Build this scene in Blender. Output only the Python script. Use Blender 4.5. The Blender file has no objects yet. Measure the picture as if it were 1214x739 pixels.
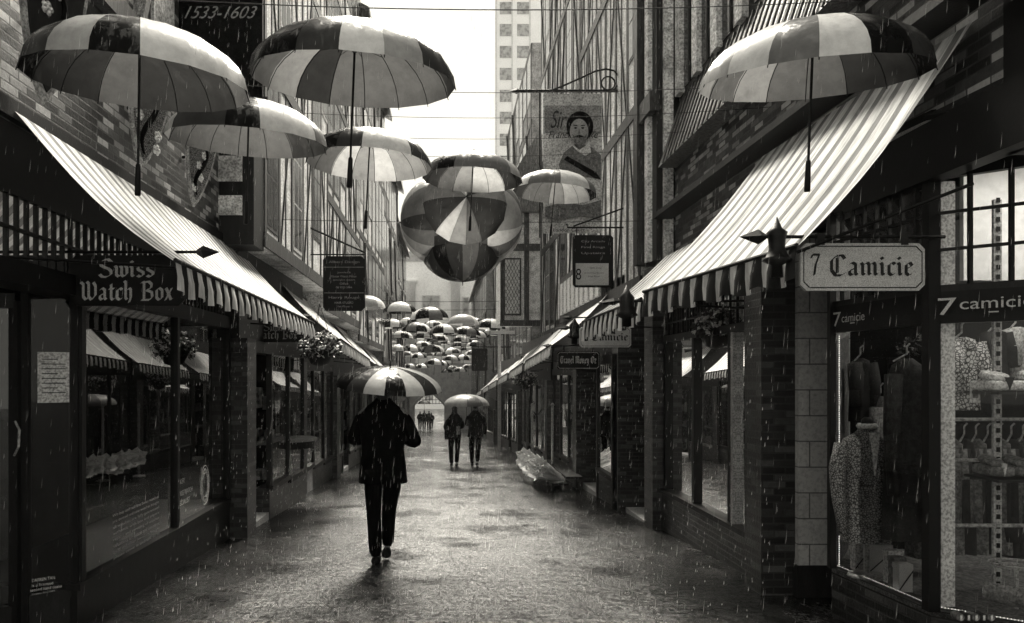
import bpy, bmesh, math, random
from mathutils import Vector, Matrix
random.seed(7)
R = math.radians
C = bpy.context.scene.collection
SC = bpy.context.scene
# ------------------------------------------------------------------ camera
F = 900.0; W0 = 1214.0; VX, VY, CZ = 528.0, 445.0, 1.5
cam_d = bpy.data.cameras.new('camera'); cam = bpy.data.objects.new('camera', cam_d); C.objects.link(cam)
cam_d.sensor_width = 36; cam_d.lens = 36*F/W0
cam_d.shift_x = (607-VX)/W0; cam_d.shift_y = (VY-369.5)/W0
cam_d.clip_start = .05; cam_d.clip_end = 2000
cam.location = (0, 0, CZ); cam.rotation_euler = (R(90), 0, 0)
SC.camera = cam
# ------------------------------------------------------------------ world + sun
SUN_EL, SUN_AZ = 50, 6      # azimuth measured from +Y (down the street) towards +X
w = bpy.data.worlds.new('World'); SC.world = w; w.use_nodes = True
nt = w.node_tree; nt.nodes.clear()
sky = nt.nodes.new('ShaderNodeTexSky'); sky.sky_type = 'NISHITA'; sky.sun_disc = False
sky.sun_elevation = R(SUN_EL); sky.sun_rotation = R(SUN_AZ); sky.dust_density = 6; sky.air_density = 1.5
bw = nt.nodes.new('ShaderNodeRGBToBW')
mixs = nt.nodes.new('ShaderNodeMix'); mixs.data_type = 'RGBA'; mixs.inputs[0].default_value = .96
tint = nt.nodes.new('ShaderNodeMix'); tint.data_type = 'RGBA'; tint.blend_type = 'MULTIPLY'; tint.inputs[0].default_value = 1
bg = nt.nodes.new('ShaderNodeBackground'); bg.inputs[1].default_value = .12
out = nt.nodes.new('ShaderNodeOutputWorld')
nt.links.new(sky.outputs[0], bw.inputs[0]); nt.links.new(bw.outputs[0], mixs.inputs[6])
mixs.inputs[7].default_value = (2.2, 2.2, 2.2, 1)      # even overcast cloud cover, grey
nt.links.new(mixs.outputs[2], tint.inputs[6]); tint.inputs[7].default_value = (1.0, .968, .86, 1)
nt.links.new(tint.outputs[2], bg.inputs[0]); nt.links.new(bg.outputs[0], out.inputs[0])
sd = bpy.data.lights.new('sun', 'SUN'); sd.energy = 4.8; sd.angle = R(40); sd.color = (1, .95, .84)
sun = bpy.data.objects.new('sun', sd); C.objects.link(sun)
sdir = Vector((math.sin(R(SUN_AZ))*math.cos(R(SUN_EL)), math.cos(R(SUN_AZ))*math.cos(R(SUN_EL)), math.sin(R(SUN_EL))))
sun.rotation_euler = sdir.to_track_quat('Z', 'Y').to_euler(); sun.location = (0, 0, 40)
SC.view_settings.view_transform = 'Standard'; SC.view_settings.look = 'None'
SC.view_settings.gamma = 1; SC.view_settings.exposure = 1.95
SC.cycles.max_bounces = 7; SC.cycles.transparent_max_bounces = 24; SC.cycles.volume_bounces = 1
SC.cycles.use_denoising = True
SC.cycles.sample_clamp_indirect = 4

def P(px, py, Y): return Vector(((px-VX)*Y/F, Y, CZ-(py-VY)*Y/F))
def XZ(px, py, Y): p = P(px, py, Y); return p.x, p.z
def G(Y): return -0.05*min(max(Y, -20), 75)

# ------------------------------------------------------------------ materials
MATS = {}
def new_mat(n):
    m = bpy.data.materials.new(n); m.use_nodes = True; MATS[n] = m
    return m, m.node_tree, m.node_tree.nodes['Principled BSDF']
def g4(v): return (v, v, v, 1)
def coords(t, scale=None, kind='Object'):
    tc = t.nodes.new('ShaderNodeTexCoord'); o = tc.outputs[kind]
    if scale:
        mp = t.nodes.new('ShaderNodeMapping'); mp.inputs['Scale'].default_value = scale
        t.links.new(o, mp.inputs[0]); o = mp.outputs[0]
    return o
def noise(t, vec, s, d=4, r=.6):
    n = t.nodes.new('ShaderNodeTexNoise'); n.inputs['Scale'].default_value = s
    n.inputs['Detail'].default_value = d; n.inputs['Roughness'].default_value = r
    t.links.new(vec, n.inputs['Vector']); return n.outputs['Fac']
def ramp(t, fac, a, b, c0, c1):
    r = t.nodes.new('ShaderNodeValToRGB'); e = r.color_ramp.elements
    e[0].position = a; e[0].color = g4(c0); e[1].position = b; e[1].color = g4(c1)
    t.links.new(fac, r.inputs[0]); return r.outputs[0]
def bump(t, h, b, st, dist=.01):
    n = t.nodes.new('ShaderNodeBump'); n.inputs['Strength'].default_value = st; n.inputs['Distance'].default_value = dist
    t.links.new(h, n.inputs['Height']); t.links.new(n.outputs[0], b.inputs['Normal'])
def mul(t, a, b):
    m = t.nodes.new('ShaderNodeMix'); m.data_type = 'RGBA'; m.blend_type = 'MULTIPLY'; m.inputs[0].default_value = 1
    t.links.new(a, m.inputs[6]); t.links.new(b, m.inputs[7]); return m.outputs[2]

def m_noisy(n, lo, hi, rough=.6, s=8, a=.35, b=.65, st=.25, scale=None, spec=.5, fine=60, low=.4):
    m, t, p = new_mat(n); v = coords(t, scale)
    f = noise(t, v, s); c = ramp(t, f, a, b, lo, hi)
    f2 = noise(t, v, fine, 3); c2 = ramp(t, f2, .38, .58, low, 1)
    t.links.new(mul(t, c, c2), p.inputs['Base Color'])
    p.inputs['Roughness'].default_value = rough; p.inputs['Specular IOR Level'].default_value = spec
    bump(t, f2, p, st, .006)
    return m
def m_brick(n, c1, c2, mortar, bias=0., rough=.5, bw_=.24, rh=.08):
    m, t, p = new_mat(n)
    tc = t.nodes.new('ShaderNodeTexCoord'); s = t.nodes.new('ShaderNodeSeparateXYZ'); t.links.new(tc.outputs['Object'], s.inputs[0])
    ad = t.nodes.new('ShaderNodeMath'); t.links.new(s.outputs[0], ad.inputs[0]); t.links.new(s.outputs[1], ad.inputs[1])
    cb = t.nodes.new('ShaderNodeCombineXYZ'); t.links.new(ad.outputs[0], cb.inputs[0]); t.links.new(s.outputs[2], cb.inputs[1])
    b = t.nodes.new('ShaderNodeTexBrick'); t.links.new(cb.outputs[0], b.inputs['Vector'])
    b.inputs['Scale'].default_value = 1; b.inputs['Brick Width'].default_value = bw_; b.inputs['Row Height'].default_value = rh
    b.inputs['Mortar Size'].default_value = .006; b.inputs['Mortar Smooth'].default_value = .2; b.inputs['Bias'].default_value = bias
    b.inputs['Color1'].default_value = g4(0); b.inputs['Color2'].default_value = g4(1); b.inputs['Mortar'].default_value = g4(0)
    rp = t.nodes.new('ShaderNodeValToRGB'); e = rp.color_ramp.elements; e[0].position = .25; e[0].color = g4(c1); e[1].position = .95; e[1].color = g4(c2)
    e2 = rp.color_ramp.elements.new(.62); e2.color = g4(c1+(c2-c1)*.12); t.links.new(b.outputs[0], rp.inputs[0])
    mm = t.nodes.new('ShaderNodeMix'); mm.data_type = 'RGBA'; t.links.new(b.outputs['Fac'], mm.inputs[0]); t.links.new(rp.outputs[0], mm.inputs[6]); mm.inputs[7].default_value = g4(mortar)
    f2 = noise(t, tc.outputs['Object'], 30, 5, .7); c = mul(t, mm.outputs[2], ramp(t, f2, .3, .55, .6, 1))
    t.links.new(c, p.inputs['Base Color']); p.inputs['Roughness'].default_value = rough
    sb = t.nodes.new('ShaderNodeMath'); sb.operation = 'SUBTRACT'; t.links.new(f2, sb.inputs[0]); t.links.new(b.outputs['Fac'], sb.inputs[1])
    bump(t, sb.outputs[0], p, .6, .008)
    return m
m_noisy('plaster', .45, .88, .8, 5, .35, .55, .8, fine=38)
m_noisy('plaster_dull', .10, .38, .8, 3, .3, .65, .5, fine=45)
m_noisy('pale_render', .8, .9, .8, .7, .3, .7, .2, fine=9, low=.85)
m_noisy('tower_pane', .30, .42, .4, .3, .3, .7, .1, fine=2)
m_noisy('timber', .008, .075, .6, 5, .4, .75, .6, scale=(6, 6, .7), fine=20)
m_noisy('timber_pale', .12, .42, .6, 5, .35, .7, .6, scale=(6, 6, .7), fine=20)
m_noisy('slate', .05, .24, .4, 6, .35, .7, .7, scale=(5, 5, 1), fine=20)
m_noisy('black_paint', .001, .004, .5, 8, .3, .7, .1, spec=.2)
m_noisy('iron', .002, .008, .5, 20, .3, .7, .3, spec=.25)
m_noisy('dark_wood', .002, .012, .5, 6, .35, .7, .3, scale=(3, 3, .6), spec=.3)
m_noisy('stone', .22, .42, .7, 5, .3, .7, .4, fine=90)
m_noisy('stone_pale', .35, .55, .7, 2, .3, .7, .4, fine=60)
m_noisy('white_paint', .55, .78, .5, 3, .2, .6, .1)
m_noisy('cream_board', .5, .66, .5, 5, .2, .6, .3, fine=300)
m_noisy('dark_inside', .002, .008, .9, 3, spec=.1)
m_noisy('suit', .0005, .002, .9, 12, st=.3, spec=.05)
m_noisy('coat', .001, .006, .9, 12, st=.3, spec=.08)
m_noisy('skin', .25, .3, .6, 12)
m_noisy('hair', .01, .03, .5, 40)
m_noisy('steel', .3, .5, .3, 10)
m_noisy('paper', .55, .7, .7, 10)
m_noisy('shop_goods', .01, .5, .5, 9, .45, .7, .3, fine=14)
m_noisy('shop_lit_tone', .15, .7, .5, 6, .35, .6, .3, fine=12)  # paler blotchy colour imitates a lit interior; it gives off no light
m_noisy('petal', .5, .9, .5, 30, low=.7)
m_noisy('leaf', .01, .05, .4, 20)
m_noisy('wrap', .8, .97, .3, 12, .4, .6, .6, fine=26, low=.8)
m_noisy('white_shirt', .6, .82, .7, 10)
m_noisy('dark_cloth', .003, .015, .8, 10)
m_noisy('mid_cloth', .08, .22, .8, 20)
m_noisy('gold', .4, .6, .3, 10)
m_noisy('shield_pale', .3, .6, .4, 14, .4, .6)
m_brick('brick_mixed', .007, .46, .05, 0, .5, .19, .058)
m_brick('brick_dark', .003, .055, .02, 0, .4, .19, .058)
m_brick('block', .36, .42, .12, 0, .7, .42, .21)

def m_wet():
    """rain-pitted wet aggregate: polished film in places, dull grain in others"""
    m, t, p = new_mat('wet_paving'); v = coords(t)
    big = noise(t, coords(t, (1.0, .5, 1)), 1.1, 5, .65)
    speck = noise(t, coords(t, (1, .6, 1)), 26, 8, .85)
    rip = noise(t, coords(t, (.4, 1.6, 1)), 9, 5, .7)
    def math_(op, a, b):
        n = t.nodes.new('ShaderNodeMath'); n.operation = op
        for k, x in enumerate((a, b)):
            if isinstance(x, (int, float)): n.inputs[k].default_value = x
            else: t.links.new(x, n.inputs[k])
        return n.outputs[0]
    t.links.new(mul(t, ramp(t, big, .3, .7, .006, .035), ramp(t, speck, .44, .6, .02, 1)), p.inputs['Base Color'])
    mixv = math_('ADD', math_('MULTIPLY', big, .75), math_('MULTIPLY', speck, .45))
    r = t.nodes.new('ShaderNodeMapRange'); r.inputs[1].default_value = .5; r.inputs[2].default_value = .75
    r.inputs[3].default_value = .07; r.inputs[4].default_value = .33
    t.links.new(mixv, r.inputs[0]); t.links.new(r.outputs[0], p.inputs['Roughness'])
    grit = noise(t, coords(t, (1, .42, 1)), 34, 4, .8)
    patch = noise(t, coords(t, (.8, .8, 1)), 1.6, 6, .6)
    sp_ = mul(t, ramp(t, grit, .43, .53, .1, 1), ramp(t, patch, .38, .5, .15, 1))
    t.links.new(sp_, p.inputs['Specular IOR Level'])
    rip2 = noise(t, coords(t, (.55, 1.5, 1)), 22, 3, .6)
    h = math_('ADD', math_('MULTIPLY', speck, .25), math_('ADD', math_('MULTIPLY', rip, .9), math_('MULTIPLY', rip2, .5)))
    bump(t, h, p, .9, .02)
m_wet()

def m_cloth(n, col, glare=.2):
    """wet umbrella cloth: light also comes through it"""
    m, t, p = new_mat(n); v = coords(t)
    f = noise(t, v, 9, 5, .7); c = ramp(t, f, .3, .6, col*.72, col)
    t.links.new(c, p.inputs['Base Color']); p.inputs['Roughness'].default_value = .26; t.links.new(ramp(t, noise(t, coords(t, (1, 1, .4)), 11, 5, .75), .52, .6, .02, .5), p.inputs['Specular IOR Level'])
    f2 = noise(t, coords(t, (1, 1, .3)), 22, 4, .7); bump(t, f2, p, .2, .012)
    tr = t.nodes.new('ShaderNodeBsdfTranslucent'); t.links.new(c, tr.inputs[0])
    mx = t.nodes.new('ShaderNodeMixShader'); mx.inputs[0].default_value = glare
    o = t.nodes['Material Output']; t.links.new(p.outputs[0], mx.inputs[1]); t.links.new(tr.outputs[0], mx.inputs[2]); t.links.new(mx.outputs[0], o.inputs[0])
for i, c in enumerate((.008, .05, .17, .4, .78)): m_cloth('umbrella_cloth_%d' % i, c, .24)
TONE = ['umbrella_cloth_%d' % i for i in range(5)]

def m_stripe(n, light, dark, period=.2, duty=.5, trans=.12):
    m, t, p = new_mat(n); tc = t.nodes.new('ShaderNodeTexCoord'); s = t.nodes.new('ShaderNodeSeparateXYZ'); t.links.new(tc.outputs['Object'], s.inputs[0])
    d = t.nodes.new('ShaderNodeMath'); d.operation = 'DIVIDE'; d.inputs[1].default_value = period; t.links.new(s.outputs[1], d.inputs[0])
    ab = t.nodes.new('ShaderNodeMath'); ab.operation = 'ADD'; ab.inputs[1].default_value = 500; t.links.new(d.outputs[0], ab.inputs[0])
    fr = t.nodes.new('ShaderNodeMath'); fr.operation = 'FRACT'; t.links.new(ab.outputs[0], fr.inputs[0])
    r = t.nodes.new('ShaderNodeValToRGB'); r.color_ramp.interpolation = 'CONSTANT'
    r.color_ramp.elements[0].color = g4(light); r.color_ramp.elements[1].position = duty; r.color_ramp.elements[1].color = g4(dark)
    t.links.new(fr.outputs[0], r.inputs[0])
    f = noise(t, coords(t, (.8, 4, .8)), 3.5, 7, .7); c = mul(t, r.outputs[0], ramp(t, f, .32, .6, .45, 1))
    t.links.new(c, p.inputs['Base Color']); p.inputs['Roughness'].default_value = .85; p.inputs['Specular IOR Level'].default_value = .08
    tr = t.nodes.new('ShaderNodeBsdfTranslucent'); t.links.new(c, tr.inputs[0])
    mx = t.nodes.new('ShaderNodeMixShader'); mx.inputs[0].default_value = trans
    o = t.nodes['Material Output']; t.links.new(p.outputs[0], mx.inputs[1]); t.links.new(tr.outputs[0], mx.inputs[2]); t.links.new(mx.outputs[0], o.inputs[0])
m_stripe('awning_top', .92, .32, .2, .62)
m_stripe('awning_fine', .92, .34, .2, .6)
m_stripe('awning_plain', .9, .7, .2, .6)
m_stripe('awning_valance', .72, .03, .2, .5, .1)

def m_glass(n, k=1.0, tintv=1.0):
    m = bpy.data.materials.new(n); m.use_nodes = True; MATS[n] = m; t = m.node_tree; t.nodes.clear()
    o = t.nodes.new('ShaderNodeOutputMaterial'); tr = t.nodes.new('ShaderNodeBsdfTransparent'); tr.inputs[0].default_value = g4(tintv)
    gl = t.nodes.new('ShaderNodeBsdfGlossy'); gl.inputs['Roughness'].default_value = .01; gl.inputs[0].default_value = g4(.95)
    fr = t.nodes.new('ShaderNodeFresnel'); fr.inputs[0].default_value = 1.6
    mu = t.nodes.new('ShaderNodeMath'); mu.operation = 'MULTIPLY'; mu.inputs[1].default_value = k; mu.use_clamp = True
    # roll the pane very slightly so that reflections waver as in real plate glass
    nz = t.nodes.new('ShaderNodeTexNoise'); nz.inputs['Scale'].default_value = 1.5
    bp = t.nodes.new('ShaderNodeBump'); bp.inputs['Strength'].default_value = .05; bp.inputs['Distance'].default_value = .02
    t.links.new(nz.outputs['Fac'], bp.inputs['Height']); t.links.new(bp.outputs[0], gl.inputs['Normal'])
    mx = t.nodes.new('ShaderNodeMixShader'); t.links.new(fr.outputs[0], mu.inputs[0]); t.links.new(mu.outputs[0], mx.inputs[0])
    t.links.new(tr.outputs[0], mx.inputs[1]); t.links.new(gl.outputs[0], mx.inputs[2]); t.links.new(mx.outputs[0], o.inputs[0])
m_glass('shop_glass', 1.15, .8); m_glass('clear_glass', .4, .97); m_glass('display_glass', 1.0, .97)
m, t, p = new_mat('upper_pane'); p.inputs['Base Color'].default_value = g4(.01); p.inputs['Roughness'].default_value = .12
bump(t, noise(t, coords(t), 5), p, .2, .01)
m, t, p = new_mat('rain_water'); p.inputs['Base Color'].default_value = g4(.6); p.inputs['Roughness'].default_value = .2
tr = t.nodes.new('ShaderNodeBsdfTranslucent'); tr.inputs[0].default_value = g4(.6); mx = t.nodes.new('ShaderNodeMixShader'); mx.inputs[0].default_value = .5
t.links.new(p.outputs[0], mx.inputs[1]); t.links.new(tr.outputs[0], mx.inputs[2]); t.links.new(mx.outputs[0], t.nodes['Material Output'].inputs[0])
def m_emit(n, v):
    m, t, p = new_mat(n); p.inputs['Base Color'].default_value = g4(.8)
    p.inputs['Emission Color'].default_value = (1, .96, .86, 1); p.inputs['Emission Strength'].default_value = v
m_emit('led', 2.0); m_emit('lamp_panel', 5.0)
def m_pattern(n, lo, hi, s):
    m, t, p = new_mat(n); v = coords(t)
    vo = t.nodes.new('ShaderNodeTexVoronoi'); vo.feature = 'DISTANCE_TO_EDGE'; vo.inputs['Scale'].default_value = s; t.links.new(v, vo.inputs['Vector'])
    f = noise(t, v, s*.9, 3); a = t.nodes.new('ShaderNodeMath'); a.operation = 'MULTIPLY'; t.links.new(vo.outputs[0], a.inputs[0]); t.links.new(f, a.inputs[1])
    t.links.new(ramp(t, a.outputs[0], .03, .09, lo, hi), p.inputs['Base Color']); p.inputs['Roughness'].default_value = .7
m_pattern('brocade', .01, .22, 62); m_pattern('floral', .03, .6, 48)

# ------------------------------------------------------------------ mesh helpers
class MB:
    def __init__(s): s.v = []; s.f = []; s.mi = []
    def add(s, vs, fs, mi=0):
        b = len(s.v); s.v += [Vector(v) for v in vs]
        for f in fs: s.f.append([b+i for i in f]); s.mi.append(mi)
        return s
    def box(s, x0, x1, y0, y1, z0, z1, mi=0):
        x0, x1 = min(x0, x1), max(x0, x1); y0, y1 = min(y0, y1), max(y0, y1); z0, z1 = min(z0, z1), max(z0, z1)
        vs = [(x, y, z) for z in (z0, z1) for y in (y0, y1) for x in (x0, x1)]
        return s.add(vs, [(0, 2, 3, 1), (4, 5, 7, 6), (0, 1, 5, 4), (1, 3, 7, 5), (3, 2, 6, 7), (2, 0, 4, 6)], mi)
    def bar(s, p, q, w, h=None, up=(0, 0, 1)):
        h = h or w; p = Vector(p); q = Vector(q); d = (q-p).normalized(); u = Vector(up)
        if abs(d.dot(u)) > .95: u = Vector((0, 1, 0)) if abs(d.y) < .9 else Vector((1, 0, 0))
        a = d.cross(u).normalized()*w/2; b = a.cross(d).normalized()*h/2
        vs = [c+i*a+j*b for c in (p, q) for i, j in ((-1, -1), (1, -1), (1, 1), (-1, 1))]
        return s.add(vs, [(3, 2, 1, 0), (4, 5, 6, 7), (0, 1, 5, 4), (1, 2, 6, 5), (2, 3, 7, 6), (3, 0, 4, 7)])
    def tube(s, pts, r, n=8, cap=True):
        pts = [Vector(p) for p in pts]; rs = r if isinstance(r, (list, tuple)) else [r]*len(pts); b = len(s.v); N = len(pts)
        ref = None
        for i, p in enumerate(pts):
            d = (pts[min(i+1, N-1)]-pts[max(i-1, 0)]).normalized()
            if ref is None: ref = Vector((0, 0, 1)) if abs(d.z) < .9 else Vector((1, 0, 0))
            a = d.cross(ref).normalized(); c = a.cross(d).normalized(); ref = c
            for k in range(n):
                t = 2*math.pi*k/n; s.v.append(p+rs[i]*(a*math.cos(t)+c*math.sin(t)))
        for i in range(N-1):
            for k in range(n): s.f.append([b+i*n+k, b+i*n+(k+1) % n, b+(i+1)*n+(k+1) % n, b+(i+1)*n+k]); s.mi.append(0)
        if cap: s.f.append([b+k for k in range(n)][::-1]); s.f.append([b+(N-1)*n+k for k in range(n)]); s.mi += [0, 0]
        return s
    def lathe(s, prof, c, n=16, ax='z', sx=1, sy=1):
        b = len(s.v); c = Vector(c)
        for (r, h) in prof:
            for k in range(n):
                t = 2*math.pi*k/n; x, y = r*math.cos(t)*sx, r*math.sin(t)*sy
                v = Vector((x, y, h)) if ax == 'z' else (Vector((h, x, y)) if ax == 'x' else Vector((x, h, y)))
                s.v.append(c+v)
        for i in range(len(prof)-1):
            for k in range(n): s.f.append([b+i*n+k, b+i*n+(k+1) % n, b+(i+1)*n+(k+1) % n, b+(i+1)*n+k]); s.mi.append(0)
        s.f.append([b+k for k in range(n)][::-1]); s.f.append([b+(len(prof)-1)*n+k for k in range(n)]); s.mi += [0, 0]
        return s
    def prism(s, pts, d):
        """polygon pts (3-D) extruded by vector d"""
        n = len(pts); d = Vector(d); vs = [Vector(p) for p in pts]; vs += [p+d for p in vs]
        return s.add(vs, [list(range(n))[::-1], list(range(n, 2*n))]+[(i, (i+1) % n, n+(i+1) % n, n+i) for i in range(n)])
    def build(s, name, mat, parent=None, smooth=False, recalc=True):
        me = bpy.data.meshes.new(name)
        off = wloc(parent)
        me.from_pydata([v-off for v in s.v], [], s.f)
        mats = mat if isinstance(mat, (list, tuple)) else [mat]
        for m in mats: me.materials.append(MATS[m])
        for p_, mi in zip(me.polygons, s.mi): p_.material_index = mi; p_.use_smooth = smooth
        if recalc:
            bm = bmesh.new(); bm.from_mesh(me); bmesh.ops.recalc_face_normals(bm, faces=bm.faces); bm.to_mesh(me); bm.free()
        me.update()
        o = bpy.data.objects.new(name, me); C.objects.link(o)
        if parent: o.parent = parent
        return o
def wloc(o):
    v = Vector((0, 0, 0))
    while o: v = v+o.location; o = o.parent
    return v
def thing(name, label, cat, loc, group=None):
    o = bpy.data.objects.new(name, None); C.objects.link(o); o.location = loc; o.empty_display_size = .1
    o['label'] = label; o['category'] = cat
    if group: o['group'] = group
    return o
def tag(o, label, cat, group=None):
    o['label'] = label; o['category'] = cat
    if group: o['group'] = group
    return o
def struct(o, kind='structure'): o['kind'] = kind; return o
def copy_tree(o, parent=None):
    c = o.copy(); C.objects.link(c); c.parent = parent
    for ch in list(o.children): copy_tree(ch, c)
    return c
def bake(o):
    """apply the modifiers of o without operators"""
    dg = bpy.context.evaluated_depsgraph_get(); dg.update()
    me = bpy.data.meshes.new_from_object(o.evaluated_get(dg)); o.modifiers.clear(); o.data = me; return o
def skin(name, verts, edges, mat, parent, sub=1):
    """verts: (x,y,z,r or (rx,ry))"""
    off = wloc(parent)
    me = bpy.data.meshes.new(name); me.from_pydata([Vector(v[:3])-off for v in verts], edges, [])
    o = bpy.data.objects.new(name, me); C.objects.link(o); o.parent = parent
    o.modifiers.new('skin', 'SKIN')
    if not me.skin_vertices: me.attributes.new('x', 'FLOAT', 'POINT')
    sk = me.skin_vertices[0].data
    for i, v in enumerate(verts):
        r = v[3]; sk[i].radius = r if isinstance(r, tuple) else (r, r)
    sk[0].use_root = True
    ss = o.modifiers.new('sub', 'SUBSURF'); ss.levels = sub; ss.render_levels = sub
    bake(o)
    o.data.materials.clear(); o.data.materials.append(MATS[mat])
    for p_ in o.data.polygons: p_.use_smooth = True
    return o

# ---- lettering: a broad-nib pen for blackletter, the built-in font for the rest
GL = {
'i': (.4, [[(.05, .92), (.15, .82), (.15, .18), (.25, .08)], [(.08, 1.3), (.2, 1.18)]]),
'n': (.78, [[(.05, .92), (.15, .82), (.15, .18), (.25, .08)], [(.2, .78), (.42, .95), (.52, .82), (.52, .18), (.62, .08)]]),
'm': (1.15, [[(.05, .92), (.15, .82), (.15, .18), (.25, .08)], [(.2, .78), (.42, .95), (.52, .82), (.52, .18), (.6, .1)], [(.56, .78), (.78, .95), (.88, .82), (.88, .18), (.98, .08)]]),
'a': (.75, [[(.12, .82), (.3, .95), (.48, .82), (.48, .18), (.58, .08)], [(.48, .55), (.15, .4), (.12, .2), (.25, .06), (.46, .22)]]),
'c': (.62, [[(.5, .82), (.36, .95), (.15, .8), (.15, .2), (.3, .05), (.5, .18)]]),
'e': (.62, [[(.36, .95), (.15, .8), (.15, .2), (.3, .05), (.5, .18)], [(.36, .95), (.5, .72), (.17, .5)]]),
'o': (.68, [[(.3, .97), (.12, .8), (.12, .2), (.3, .05)], [(.3, .97), (.52, .8), (.52, .2), (.3, .05)]]),
's': (.62, [[(.5, .85), (.3, .97), (.13, .8), (.15, .62), (.48, .4), (.48, .18), (.28, .04), (.1, .15)]]),
't': (.5, [[(.2, 1.25), (.2, .2), (.32, .05), (.45, .15)], [(.05, .9), (.42, .9)]]),
'h': (.75, [[(.05, 1.5), (.15, 1.4), (.15, .18), (.25, .08)], [(.2, .78), (.42, .95), (.52, .82), (.52, .2), (.4, -.15)]]),
'l': (.38, [[(.05, 1.5), (.15, 1.4), (.15, .18), (.25, .08)]]),
'r': (.52, [[(.05, .92), (.15, .82), (.15, .18), (.25, .08)], [(.2, .8), (.36, .95), (.46, .85)]]),
'v': (.7, [[(.05, .95), (.15, .82), (.15, .25), (.32, .05), (.52, .3), (.52, .8), (.4, .95)]]),
'w': (1.0, [[(.05, .95), (.15, .82), (.15, .2), (.3, .05), (.48, .25)], [(.38, .95), (.48, .82), (.48, .2), (.62, .05), (.82, .3), (.82, .8), (.7, .97)]]),
'x': (.66, [[(.06, .9), (.14, .95), (.48, .08), (.58, .12)], [(.54, .95), (.08, .02)], [(.2, .5), (.42, .5)]]),
'y': (.7, [[(.05, .95), (.15, .82), (.15, .2), (.3, .08), (.48, .25)], [(.5, .95), (.5, .1), (.3, -.35), (.1, -.3)]]),
'z': (.62, [[(.1, .9), (.5, .9), (.1, .1), (.5, .1)]]),
'B': (1.1, [[(.08, 1.35), (.25, 1.45), (.3, 1.3), (.3, .1)], [(.3, 1.4), (.65, 1.45), (.85, 1.25), (.8, .95), (.45, .8)], [(.45, .8), (.85, .65), (.9, .3), (.7, .05), (.1, .05)]]),
'C': (1.05, [[(.9, 1.2), (.75, 1.45), (.4, 1.4), (.12, 1.1), (.12, .4), (.35, .05), (.7, .05), (.95, .25)], [(.45, 1.3), (.45, .2)]]),
'S': (1.0, [[(.84, 1.2), (.62, 1.46), (.34, 1.42), (.15, 1.25), (.15, .98), (.36, .82), (.66, .68), (.8, .5), (.8, .25), (.55, .03), (.25, .03), (.06, .24)]]),
'W': (1.3, [[(.02, 1.4), (.2, 1.25), (.2, .3), (.4, .05), (.6, .3)], [(.46, 1.45), (.6, 1.3), (.6, .3), (.8, .05), (1.1, .4), (1.1, 1.1), (.95, 1.4)]]),
'T': (1.0, [[(.05, 1.2), (.3, 1.45), (.85, 1.33), (1.0, 1.45)], [(.3, 1.2), (.12, .9), (.12, .4), (.4, .05), (.75, .15)], [(.55, 1.35), (.55, .15)]]),
'M': (1.25, [[(.1, 1.4), (.2, 1.25), (.2, .1), (.1, .0)], [(.2, 1.3), (.45, 1.45), (.58, 1.3), (.58, .1)], [(.58, 1.3), (.85, 1.45), (.98, 1.3), (.98, .15), (1.1, .05)]]),
'O': (1.05, [[(.5, 1.45), (.12, 1.15), (.12, .35), (.5, .03)], [(.5, 1.45), (.9, 1.15), (.9, .35), (.5, .03)], [(.38, 1.3), (.38, .2)]]),
'7': (.9, [[(.1, 1.15), (.18, 1.38), (.7, 1.38), (.42, .7), (.32, 0)]]),
' ': (.45, [])}
def black_width(s): return sum(GL[c][0] for c in s)
def blackletter(mb, s, org, width, xd=(1, 0, 0), zd=(0, 0, 1), nd=(0, -1, 0), xh=None):
    """string of given width centred on org (middle of the x-height), facing nd"""
    u = width/black_width(s); h = (xh or u); xd, zd, nd = Vector(xd), Vector(zd), Vector(nd)
    o = Vector(org)-xd*width/2-zd*h*.5; x = 0; wv = (math.cos(R(38))*.095, math.sin(R(38))*.095); q = 0
    for c in s:
        adv, strokes = GL[c]
        for st in strokes:
            for a, b in zip(st, st[1:]):
                dx, dy = b[0]-a[0], b[1]-a[1]; L = math.hypot(dx, dy) or 1
                ox, oy = -dy/L*.018, dx/L*.018
                cr = wv[0]*dy-wv[1]*dx; sg = 1 if cr < 0 else -1
                pts = []
                for (p_, s_) in ((a, -1), (b, -1), (b, 1), (a, 1)):
                    pts.append((p_[0]+s_*(wv[0]*sg+ox*1), p_[1]+s_*(wv[1]*sg+oy*1)))
                q += 1
                mb.add([o+xd*(x+p_[0])*u+zd*p_[1]*h+nd*(.001+.00004*(q % 40)) for p_ in pts], [(0, 1, 2, 3)])
        x += adv
def font_text(name, s, org, width, mat, parent, xd=(1, 0, 0), zd=(0, 0, 1), shear=0, height=None, depth=.001):
    cu = bpy.data.curves.new('t', 'FONT'); cu.body = s; cu.shear = shear; cu.align_x = 'LEFT'; cu.extrude = 0
    o = bpy.data.objects.new('t', cu); C.objects.link(o)
    dg = bpy.context.evaluated_depsgraph_get(); dg.update()
    me = bpy.data.meshes.new_from_object(o.evaluated_get(dg)); bpy.data.objects.remove(o)
    xs = [v.co.x for v in me.vertices]; ys = [v.co.y for v in me.vertices]
    x0, x1, y0, y1 = min(xs), max(xs), min(ys), max(ys); k = width/(x1-x0); kh = (height/(y1-y0)) if height else k
    xd, zd = Vector(xd).normalized(), Vector(zd).normalized(); nd = zd.cross(xd)*-1; off = wloc(parent)
    for v in me.vertices:
        v.co = Vector(org)-off+xd*((v.co.x-(x0+x1)/2)*k)+zd*((v.co.y-(y0+y1)/2)*kh)+nd*depth
    me.materials.clear(); me.materials.append(MATS[mat]); me.name = name
    ob = bpy.data.objects.new(name, me); C.objects.link(ob); ob.parent = parent
    return ob

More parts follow.
